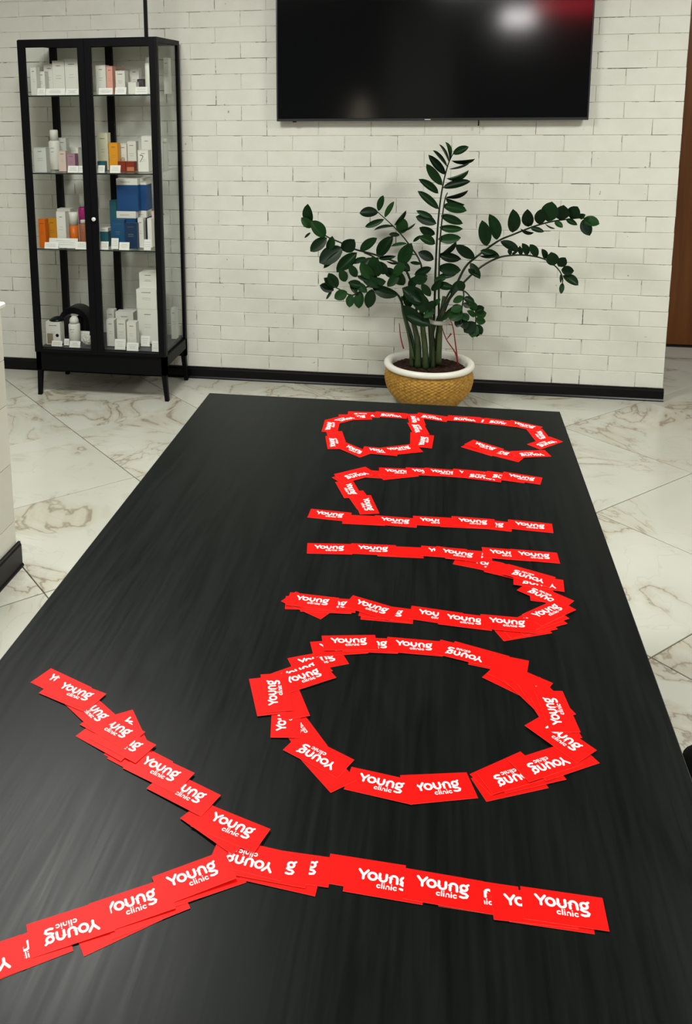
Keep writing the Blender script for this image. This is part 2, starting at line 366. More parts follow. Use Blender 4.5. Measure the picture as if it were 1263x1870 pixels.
# ------------------------------------------------------------------ printed lettering of the cards, rounded strokes
SZ = [0.0]
def stroke(bm, pts, wd, z):
    """one flat ribbon with round ends, every stroke a hair above the last"""
    r = wd/2; z = z+SZ[0]; SZ[0] += 0.000008
    P = [Vector((x, y, 0)) for x, y in pts]
    closed = (P[0]-P[-1]).length < 1e-6
    if closed: P = P[:-1]
    n = len(P); L_, R_ = [], []
    for i, q in enumerate(P):
        a = (q-P[i-1]).normalized() if (closed or i > 0) else (P[1]-q).normalized()
        b_ = (P[(i+1) % n]-q).normalized() if (closed or i < n-1) else a
        d_ = (a+b_).normalized(); nn = Vector((-d_.y, d_.x, 0)); k = r/max(0.5, d_.dot(a))
        L_.append(bm.verts.new(((q+nn*k)*0.001).to_tuple()[:2]+(z,))); R_.append(bm.verts.new(((q-nn*k)*0.001).to_tuple()[:2]+(z,)))
    for i in range(n if closed else n-1):
        j = (i+1) % n; bm.faces.new((R_[i], R_[j], L_[j], L_[i]))
    if not closed:
        for q, d_, pair in ((P[0], (P[0]-P[1]).normalized(), (L_[0], R_[0])), (P[-1], (P[-1]-P[-2]).normalized(), (R_[-1], L_[-1]))):
            a0 = math.atan2(d_.y, d_.x)
            mid = [bm.verts.new(((q.x+r*math.cos(a0+t_))*0.001, (q.y+r*math.sin(a0+t_))*0.001, z)) for t_ in (-1.05, -0.52, 0, 0.52, 1.05)]
            f = bm.faces.new([pair[0]]+mid+[pair[1]]); f.normal_update()
            if f.normal.z < 0: f.normal_flip()
def arc(cx, cy, rx, ry, a0, a1, n=10):
    return [(cx+rx*math.cos(math.radians(a0+(a1-a0)*i/n)), cy+ry*math.sin(math.radians(a0+(a1-a0)*i/n))) for i in range(n+1)]
def lettering(z):
    bm = bmesh.new(); W_ = 3.3
    stroke(bm, [(-30.4, 13.8), (-25.0, 6.2), (-19.6, 13.8)], W_, z); stroke(bm, [(-25.0, 6.2), (-25.0, 0.8)], W_, z)
    stroke(bm, arc(-13.6, 6.2, 4.9, 5.2, 0, 360, 14), W_, z)
    stroke(bm, [(-4.6, 11.6), (-4.6, 5.2)]+arc(-0.4, 5.2, 4.2, 4.3, 180, 360, 8)+[(3.8, 11.6)], W_, z)
    stroke(bm, [(9.0, 0.9), (9.0, 7.2)]+arc(13.1, 7.2, 4.1, 4.3, 180, 0, 8)+[(17.2, 0.9)], W_, z)
    stroke(bm, arc(25.6, 7.4, 3.9, 4.0, 0, 360, 12), 3.2, z)
    stroke(bm, [(28.4, 10.6), (31.0, 12.8)], 3.0, z)
    stroke(bm, [(22.6, 3.2), (21.8, 1.0), (24.0, -0.4), (27.8, -0.9), (29.9, -3.0), (28.6, -5.8), (24.6, -6.8), (21.4, -6.0)], 3.2, z)
    w2 = 1.55; y0 = -9.6; h = 4.9; cy = y0+h/2
    x = -7.5
    stroke(bm, arc(x+2.4, cy, 2.1, 2.2, 45, 315, 8), w2, z)
    stroke(bm, [(x+6.4, y0+0.2), (x+6.4, y0+7.4)], w2, z)
    stroke(bm, [(x+9.1, y0+0.2), (x+9.1, y0+4.8)], w2, z); stroke(bm, [(x+9.1, y0+7.2), (x+9.1, y0+7.3)], w2, z)
    stroke(bm, [(x+11.7, y0+0.2), (x+11.7, y0+3.0)]+arc(x+13.6, cy+0.2, 1.9, 2.0, 180, 0, 5)+[(x+15.5, y0+0.2)], w2, z)
    stroke(bm, [(x+18.1, y0+0.2), (x+18.1, y0+4.8)], w2, z); stroke(bm, [(x+18.1, y0+7.2), (x+18.1, y0+7.3)], w2, z)
    stroke(bm, arc(x+22.6, cy, 2.1, 2.2, 45, 315, 8), w2, z)
    bmesh.ops.translate(bm, vec=(-0.001, 0, 0), verts=bm.verts[:]); me = bpy.data.meshes.new('lettering'); bm.to_mesh(me); bm.free(); me.materials.append(M['print_white']); return me
CT = 0.00036
lme = lettering(CT+0.00004)
cbm = bmesh.new(); box(cbm, -0.0485, 0.0485, -0.023, 0.023, 0, CT)
cbm.faces.ensure_lookup_table()
for f in cbm.faces: f.material_index = 0 if abs(f.normal.z) > 0.5 or f.calc_area() > 0.001 else 1
cme = bpy.data.meshes.new('business_card'); cbm.to_mesh(cme); cbm.free(); cme.materials.append(M['red']); cme.materials.append(M['red_edge'])

CARDS = [  # x, y, height of the centre over the table, slope x, slope y, turn, lettering up, letter, label
(-0.4478,0.8171,0.0000,0.0000,0.0000,0.616,1,'Y','red card, mostly buried, seventh from the fork, letter Y lower-left arm'),
(-0.3578,0.8706,0.0000,0.0000,0.0000,0.698,1,'Y','red card, mostly buried, fifth from the fork, letter Y lower-left arm'),
(-0.3299,0.8949,0.0005,0.0000,0.0000,0.628,1,'Y','red card, mostly buried, third from the fork, letter Y lower-left arm'),
(-0.2713,0.9464,0.0007,-0.0100,-0.0050,0.579,1,'Y','red card, mostly buried, first from the fork, letter Y lower-left arm'),
(-0.0723,0.9931,0.0000,0.0000,0.0000,-0.010,0,'Y','plain red card, fifth from the fork, letter Y stem'),
(-0.0495,0.9844,0.0005,0.0000,0.0000,-0.019,1,'Y','red card, full white print, sixth from the fork, letter Y stem'),
(0.0657,0.9856,0.0000,0.0000,0.0000,-0.000,1,'Y','red card, print partly covered, eighth from the fork, letter Y stem'),
(0.0233,0.9864,0.0009,-0.0050,0.0000,-0.021,1,'Y','red card, full white print, seventh from the fork, letter Y stem'),
(0.1480,0.9798,0.0003,-0.0050,0.0000,0.018,1,'Y','red card, mostly buried, tenth from the fork, letter Y stem'),
(0.1292,0.9809,0.0009,-0.0050,0.0000,0.059,1,'Y','red card, print partly covered, ninth from the fork, letter Y stem'),
(0.1653,0.9861,0.0012,-0.0050,0.0000,0.012,1,'Y','red card, full white print, eleventh from the fork, letter Y stem'),
(-0.1778,0.9753,0.0004,-0.0050,-0.0050,-0.073,1,'Y','red card, mostly buried, third from the fork, letter Y stem'),
(-0.1654,0.9863,0.0009,-0.0050,-0.0050,0.015,1,'Y','red card, print partly covered, fourth from the fork, letter Y stem'),
(-0.1920,0.9817,0.0015,-0.0050,-0.0050,-0.027,1,'Y','red card, print partly covered, second from the fork, letter Y stem'),
(-0.2214,0.9885,0.0021,-0.0050,-0.0050,3.050,1,'Y','upside-down red card, print partly covered, first from the fork, letter Y stem'),
(-0.2835,0.9465,0.0025,0.0100,0.0150,0.598,1,'Y','red card, full white print, second from the fork, letter Y lower-left arm'),
(-0.3473,0.8938,0.0017,0.0100,0.0150,0.561,1,'Y','red card, print partly covered, fourth from the fork, letter Y lower-left arm'),
(-0.4097,0.8530,0.0012,0.0100,0.0100,-2.596,1,'Y','upside-down red card, full white print, sixth from the fork, letter Y lower-left arm'),
(-0.4918,0.7885,0.0005,0.0000,0.0000,-2.567,1,'Y','upside-down red card, print partly covered, eighth from the fork, letter Y lower-left arm'),
(-0.4225,1.1383,0.0000,0.0000,0.0000,-0.406,1,'Y','red card, mostly buried, ninth from its tip, letter Y upper arm'),
(-0.4142,1.1309,0.0005,0.0000,0.0000,-0.394,1,'Y','red card, mostly buried, tenth from its tip, letter Y upper arm'),
(-0.4576,1.1877,0.0008,0.0100,-0.0100,-0.965,1,'Y','red card, print partly covered, eighth from its tip, letter Y upper arm'),
(-0.4791,1.1662,0.0012,0.0200,-0.0050,-0.435,0,'Y','plain red card, fifth from its tip, letter Y upper arm'),
(-0.2747,1.0324,0.0020,0.0050,-0.0400,-0.524,1,'Y','red card, mostly buried, thirteenth from its tip, letter Y upper arm'),
(-0.2568,1.0321,0.0026,0.0050,-0.0400,-0.306,1,'Y','red card, full white print, fourteenth from its tip, letter Y upper arm'),
(-0.3369,1.0836,0.0018,0.0100,-0.0100,-0.391,1,'Y','red card, print partly covered, twelfth from its tip, letter Y upper arm'),
(-0.3840,1.1165,0.0021,0.0200,0.0150,-0.377,1,'Y','red card, full white print, eleventh from its tip, letter Y upper arm'),
(-0.4569,1.1647,0.0022,0.0200,-0.0050,-0.418,1,'Y','red card, print partly covered, seventh from its tip, letter Y upper arm'),
(-0.4824,1.1909,0.0020,0.0200,-0.0050,-0.446,1,'Y','red card, print partly covered, sixth from its tip, letter Y upper arm'),
(-0.5303,1.2249,0.0014,0.0200,-0.0050,-0.655,1,'Y','red card, print partly covered, fourth from its tip, letter Y upper arm'),
(-0.6052,1.2786,0.0006,0.0100,-0.0050,-0.401,1,'Y','red card, print partly covered, first from its tip, letter Y upper arm'),
(-0.5792,1.2570,0.0015,0.0100,-0.0050,-0.339,1,'Y','red card, mostly buried, second from its tip, letter Y upper arm'),
(-0.5743,1.2608,0.0020,0.0100,-0.0050,-0.313,1,'Y','red card, full white print, third from its tip, letter Y upper arm'),
(-0.1912,1.4206,0.0000,0.0000,0.0000,0.475,1,'O','red card, print partly covered, first from the left, letter O far edge'),
(-0.1598,1.4655,0.0005,0.0050,-0.0150,0.287,1,'O','red card, print partly covered, second from the left, letter O far edge'),
(-0.1066,1.4820,0.0009,-0.0050,-0.0200,0.115,1,'O','red card, print partly covered, fourth from the left, letter O far edge'),
(-0.0279,1.4916,0.0009,-0.0100,-0.0150,0.045,1,'O','red card, full white print, fifth from the left, letter O far edge'),
(-0.1423,1.4820,0.0016,-0.0050,-0.0200,0.216,1,'O','red card, full white print, third from the left, letter O far edge'),
(0.0822,1.4857,0.0000,0.0000,0.0000,2.841,1,'O','upside-down red card, print partly covered, seventh from the left, letter O far edge'),
(0.1159,1.4705,0.0005,0.0000,0.0000,-0.172,0,'O','plain red card, eighth from the left, letter O far edge'),
(0.1395,1.4171,0.0007,0.0000,0.0150,-0.565,0,'O','plain red card, second from the far end, letter O right side'),
(0.0587,1.4871,0.0011,0.0000,-0.0100,2.897,1,'O','upside-down red card, print partly covered, sixth from the left, letter O far edge'),
(0.1478,1.4313,0.0014,0.0000,0.0150,-0.511,0,'O','plain red card, first from the far end, letter O right side'),
(0.1591,1.4120,0.0016,0.0000,0.0150,-0.718,0,'O','plain red card, third from the far end, letter O right side'),
(0.1669,1.3926,0.0018,0.0000,0.0150,-0.990,0,'O','plain red card, fourth from the far end, letter O right side'),
(0.1844,1.3846,0.0022,0.0000,0.0150,2.075,1,'O','upside-down red card, print partly covered, fifth from the far end, letter O right side'),
(0.1844,1.3645,0.0024,0.0000,0.0150,-1.224,0,'O','plain red card, sixth from the far end, letter O right side'),
(0.1953,1.3395,0.0025,0.0000,0.0150,-1.315,0,'O','plain red card, eighth from the far end, letter O right side'),
(0.1154,1.1855,0.0000,0.0000,0.0000,0.448,0,'O','plain red card, fifth from the left, letter O near edge'),
(0.1123,1.2049,0.0005,0.0000,0.0000,0.678,0,'O','plain red card, fourth from the left, letter O near edge'),
(0.1418,1.2049,0.0010,0.0000,0.0000,0.462,0,'O','plain red card, seventh from the left, letter O near edge'),
(0.1219,1.2015,0.0015,0.0000,0.0000,-2.622,1,'O','upside-down red card, print partly covered, sixth from the left, letter O near edge'),
(0.1944,1.2421,0.0012,-0.0200,-0.0150,-2.554,0,'O','plain red card, tenth from the far end, letter O right side'),
(0.1701,1.2341,0.0023,-0.0200,-0.0150,-2.554,1,'O','upside-down red card, print partly covered, eighth from the left, letter O near edge'),
(0.1966,1.2922,0.0025,-0.0050,0.0100,-0.784,1,'O','red card, print partly covered, ninth from the far end, letter O right side'),
(0.1985,1.3537,0.0036,-0.0050,0.0100,1.730,1,'O','sideways red card, full white print, seventh from the far end, letter O right side'),
(0.0142,1.1619,0.0000,0.0000,0.0000,0.240,0,'O','plain red card, second from the left, letter O near edge'),
(0.0174,1.1553,0.0005,0.0000,0.0000,0.304,1,'O','red card, full white print, third from the left, letter O near edge'),
(-0.0641,1.1474,0.0007,0.0100,0.0000,-0.135,1,'O','red card, full white print, first from the left, letter O near edge'),
(-0.1478,1.1719,0.0005,0.0100,0.0000,-0.844,0,'O','plain red card, ninth from the far end, letter O left side'),
(-0.1952,1.2395,0.0005,0.0100,0.0000,2.184,1,'O','upside-down red card, print partly covered, seventh from the far end, letter O left side'),
(-0.1598,1.1913,0.0013,0.0050,0.0050,2.678,1,'O','upside-down red card, full white print, eighth from the far end, letter O left side'),
(-0.2214,1.2667,0.0010,0.0200,-0.0100,1.723,1,'O','sideways red card, print partly covered, sixth from the far end, letter O left side'),
(-0.2245,1.3093,0.0012,0.0200,-0.0100,1.984,0,'O','plain red card, fifth from the far end, letter O left side'),
(-0.2608,1.3124,0.0011,0.0150,-0.0100,1.915,0,'O','plain red card, fourth from the far end, letter O left side'),
(-0.2142,1.3827,0.0010,0.0000,-0.0100,0.703,1,'O','red card, print partly covered, first from the far end, letter O left side'),
(-0.2068,1.3673,0.0017,0.0000,-0.0100,0.650,1,'O','red card, full white print, second from the far end, letter O left side'),
(-0.2470,1.3219,0.0025,0.0150,0.0000,1.825,1,'O','sideways red card, full white print, third from the far end, letter O left side'),
(-0.0697,1.8338,0.0000,0.0000,0.0000,0.082,0,'u','plain red card, third from the left, letter u far stroke'),
(-0.1266,1.8334,0.0005,0.0050,0.0000,0.067,1,'u','red card, full white print, second from the left, letter u far stroke'),
(-0.2200,1.8202,0.0005,0.0050,0.0000,0.117,1,'u','red card, full white print, first from the left, letter u far stroke'),
(0.0935,1.8118,0.0000,0.0000,0.0000,-0.230,1,'u','red card, print partly covered, seventh from the left, letter u far stroke'),
(0.1157,1.8045,0.0005,0.0000,0.0000,-0.283,1,'u','red card, print partly covered, eighth from the left, letter u far stroke'),
(0.1561,1.7855,0.0010,0.0000,0.0000,-0.301,0,'u','plain red card, first from the far end, letter u right bend'),
(0.0230,1.8460,0.0007,0.0000,-0.0150,0.007,1,'u','red card, print partly covered, fourth from the left, letter u far stroke'),
(0.0735,1.8416,0.0013,0.0000,-0.0150,0.020,1,'u','red card, print partly covered, sixth from the left, letter u far stroke'),
(0.0519,1.8414,0.0018,0.0000,-0.0150,-0.125,1,'u','red card, full white print, fifth from the left, letter u far stroke'),
(0.1524,1.8605,0.0011,-0.0200,-0.0050,0.047,1,'u','red card, print partly covered, ninth from the left, letter u far stroke'),
(0.2115,1.8630,0.0007,-0.0150,0.0000,0.026,1,'u','red card, full white print, tenth from the left, letter u far stroke'),
(0.2112,1.7302,0.0010,-0.0200,0.0100,1.553,1,'u','sideways red card, print partly covered, fourth from the far end, letter u right bend'),
(0.2170,1.7061,0.0011,-0.0200,0.0100,2.543,1,'u','upside-down red card, print partly covered, fifth from the far end, letter u right bend'),
(0.2087,1.7525,0.0022,-0.0250,0.0000,3.075,1,'u','upside-down red card, print partly covered, third from the far end, letter u right bend'),
(0.1914,1.7746,0.0031,-0.0250,0.0000,2.787,1,'u','upside-down red card, full white print, second from the far end, letter u right bend'),
(0.1628,1.5790,0.0000,0.0000,0.0000,0.437,0,'u','plain red card, eleventh from the far end, letter u right bend'),
(0.1743,1.5903,0.0005,0.0000,0.0000,0.483,0,'u','plain red card, tenth from the far end, letter u right bend'),
(0.1942,1.6063,0.0010,0.0000,0.0000,0.570,0,'u','plain red card, ninth from the far end, letter u right bend'),
(0.2005,1.6190,0.0015,0.0000,0.0000,0.662,0,'u','plain red card, eighth from the far end, letter u right bend'),
(0.1939,1.6201,0.0020,0.0000,0.0000,0.781,1,'u','red card, print partly covered, seventh from the far end, letter u right bend'),
(0.2179,1.6447,0.0025,0.0000,0.0000,0.763,1,'u','red card, print partly covered, sixth from the far end, letter u right bend'),
(-0.2303,1.6007,0.0000,0.0000,0.0000,0.131,1,'u','red card, mostly buried, second from the left, letter u near stroke'),
(-0.2341,1.5921,0.0005,0.0000,0.0000,-0.522,0,'u','plain red card, first from the left, letter u near stroke'),
(-0.1988,1.5938,0.0010,0.0000,0.0000,0.089,1,'u','red card, mostly buried, fourth from the left, letter u near stroke'),
(-0.1911,1.6001,0.0015,0.0000,0.0000,0.053,1,'u','red card, print partly covered, fifth from the left, letter u near stroke'),
(-0.0822,1.5859,0.0000,0.0000,0.0000,0.025,0,'u','plain red card, eighth from the left, letter u near stroke'),
(-0.0854,1.5922,0.0005,0.0000,0.0000,-0.063,1,'u','red card, print partly covered, seventh from the left, letter u near stroke'),
(-0.2269,1.6040,0.0020,0.0000,0.0000,-0.040,1,'u','red card, full white print, third from the left, letter u near stroke'),
(-0.1134,1.6020,0.0017,-0.0100,0.0000,-0.329,1,'u','red card, full white print, sixth from the left, letter u near stroke'),
(0.0089,1.5972,0.0006,-0.0100,0.0000,-0.071,1,'u','red card, print partly covered, ninth from the left, letter u near stroke'),
(0.0616,1.5905,0.0008,-0.0050,0.0000,-0.039,1,'u','red card, full white print, tenth from the left, letter u near stroke'),
(0.1388,1.5920,0.0023,0.0150,0.0150,-0.013,1,'u','red card, full white print, eleventh from the left, letter u near stroke'),
(-0.2396,1.9814,0.0000,0.0000,0.0000,-0.050,1,'n','red card, full white print, first from the left, letter n near stroke'),
(-0.1592,1.9688,0.0003,-0.0050,0.0000,0.076,0,'n','plain red card, second from the left, letter n near stroke'),
(-0.0866,1.9745,0.0005,-0.0050,0.0000,0.003,1,'n','red card, full white print, third from the left, letter n near stroke'),
(0.0019,1.9893,0.0005,-0.0100,0.0000,0.070,1,'n','red card, print partly covered, fourth from the left, letter n near stroke'),
(0.0615,1.9910,0.0005,-0.0100,0.0000,0.093,0,'n','plain red card, fifth from the left, letter n near stroke'),
(0.1241,1.9946,0.0005,-0.0100,0.0000,-0.044,1,'n','red card, print partly covered, seventh from the left, letter n near stroke'),
(0.0886,1.9990,0.0013,-0.0100,0.0000,0.019,1,'n','red card, full white print, sixth from the left, letter n near stroke'),
(0.2147,2.0034,0.0003,-0.0050,0.0000,-0.046,1,'n','red card, full white print, eighth from the left, letter n near stroke'),
(-0.1540,2.2334,0.0000,0.0000,0.0000,0.028,0,'n','plain red card, second from the far end, letter n left bend'),
(-0.1767,2.0760,0.0000,0.0000,0.0000,-1.168,0,'n','plain red card, sixth from the far end, letter n left bend'),
(-0.2105,2.1308,0.0004,0.0050,-0.0050,-1.227,1,'n','sideways red card, print partly covered, fifth from the far end, letter n left bend'),
(-0.1617,2.0499,0.0008,-0.0050,0.0150,-1.283,1,'n','sideways red card, full white print, seventh from the far end, letter n left bend'),
(-0.2048,2.2284,0.0005,0.0050,0.0000,0.673,0,'n','plain red card, first from the far end, letter n left bend'),
(-0.2085,2.2087,0.0010,0.0050,0.0000,0.728,0,'n','plain red card, fourth from the far end, letter n left bend'),
(-0.0942,2.2412,0.0004,-0.0050,0.0000,0.420,0,'n','plain red card, second from the left, letter n far stroke'),
(-0.2024,2.2189,0.0015,0.0050,0.0000,-2.456,1,'n','upside-down red card, full white print, third from the far end, letter n left bend'),
(-0.0952,2.2564,0.0010,-0.0050,0.0000,0.067,1,'n','red card, full white print, first from the left, letter n far stroke'),
(-0.0257,2.2689,0.0009,-0.0150,0.0000,0.087,1,'n','red card, print partly covered, third from the left, letter n far stroke'),
(0.0210,2.2723,0.0007,-0.0150,0.0000,0.009,1,'n','red card, full white print, fourth from the left, letter n far stroke'),
(0.0935,2.2768,0.0005,-0.0100,0.0000,-0.047,1,'n','red card, print partly covered, fifth from the left, letter n far stroke'),
(0.1179,2.2647,0.0008,-0.0100,0.0000,3.032,1,'n','upside-down red card, print partly covered, sixth from the left, letter n far stroke'),
(0.1763,2.2711,0.0007,-0.0100,0.0000,2.988,1,'n','upside-down red card, print partly covered, seventh from the left, letter n far stroke'),
(0.2164,2.2710,0.0008,-0.0100,0.0000,-0.211,1,'n','red card, full white print, eighth from the left, letter n far stroke'),
(-0.2197,2.6785,0.0000,0.0000,0.0000,-3.080,1,'g','upside-down red card, print partly covered, second from the left, letter g bowl far edge'),
(0.1624,2.6791,0.0000,0.0000,0.0000,3.011,1,'g','upside-down red card, print partly covered, third from the left, letter g long far tail'),
(-0.2433,2.6503,0.0005,0.0000,0.0100,0.214,1,'g','red card, print partly covered, first from the left, letter g bowl far edge'),
(-0.1372,2.6866,0.0003,-0.0050,0.0000,3.131,1,'g','upside-down red card, full white print, third from the left, letter g bowl far edge'),
(-0.0608,2.6587,0.0003,-0.0100,0.0000,1.718,1,'g','sideways red card, print partly covered, first from the far end, letter g bowl right side'),
(-0.0135,2.6873,0.0005,-0.0100,0.0000,2.928,1,'g','upside-down red card, full white print, first from the left, letter g long far tail'),
(0.0819,2.6876,0.0006,0.0000,0.0000,3.113,1,'g','upside-down red card, full white print, second from the left, letter g long far tail'),
(0.1866,2.6746,0.0005,0.0000,0.0000,2.941,1,'g','upside-down red card, print partly covered, fourth from the left, letter g long far tail'),
(0.2900,2.5884,0.0000,0.0000,0.0000,-1.381,1,'g','sideways red card, print partly covered, first from the far end, letter g tail bend'),
(0.2522,2.6576,0.0009,-0.0050,0.0000,-0.465,1,'g','red card, full white print, fifth from the left, letter g long far tail'),
(-0.0492,2.5029,0.0000,0.0000,0.0000,1.599,0,'g','plain red card, third from the far end, letter g bowl right side'),
(-0.0522,2.5842,0.0007,-0.0100,0.0000,1.797,1,'g','sideways red card, print partly covered, second from the far end, letter g bowl right side'),
(-0.0314,2.4862,0.0008,-0.0150,0.0050,1.516,1,'g','sideways red card, print partly covered, fourth from the far end, letter g bowl right side'),
(-0.2775,2.6270,0.0007,0.0000,0.0100,-2.386,1,'g','upside-down red card, print partly covered, first from the far end, letter g bowl left side'),
(-0.2812,2.4735,0.0000,0.0000,0.0000,1.806,0,'g','plain red card, third from the far end, letter g bowl left side'),
(-0.2811,2.4345,0.0005,0.0000,0.0000,1.767,1,'g','sideways red card, print partly covered, fourth from the far end, letter g bowl left side'),
(-0.3065,2.5608,0.0008,0.0000,0.0050,1.596,1,'g','sideways red card, print partly covered, second from the far end, letter g bowl left side'),
(-0.2239,2.3873,0.0007,-0.0100,0.0100,-0.682,1,'g','red card, full white print, first from the left, letter g bowl near edge'),
(-0.0875,2.4071,0.0008,0.0050,0.0150,0.395,0,'g','plain red card, fourth from the left, letter g bowl near edge'),
(-0.1496,2.3898,0.0011,0.0000,0.0100,-0.070,1,'g','red card, print partly covered, second from the left, letter g bowl near edge'),
(-0.0976,2.4134,0.0018,0.0000,0.0100,0.458,1,'g','red card, full white print, third from the left, letter g bowl near edge'),
(0.1215,2.4529,0.0000,0.0000,0.0000,-0.588,0,'g','plain red card, first from the left, letter g tail end'),
(0.1834,2.4196,0.0004,-0.0050,0.0050,-0.465,0,'g','plain red card, fourth from the left, letter g tail end'),
(0.1644,2.4364,0.0011,-0.0050,0.0050,-0.403,1,'g','red card, print partly covered, third from the left, letter g tail end'),
(0.1311,2.4690,0.0019,-0.0050,0.0050,-0.592,1,'g','red card, full white print, second from the left, letter g tail end'),
(0.2536,2.4395,0.0008,-0.0150,-0.0050,-2.853,1,'g','upside-down red card, full white print, third from the far end, letter g tail bend'),
(0.3001,2.5285,0.0004,-0.0050,0.0100,-2.349,1,'g','upside-down red card, full white print, second from the far end, letter g tail bend'),
]
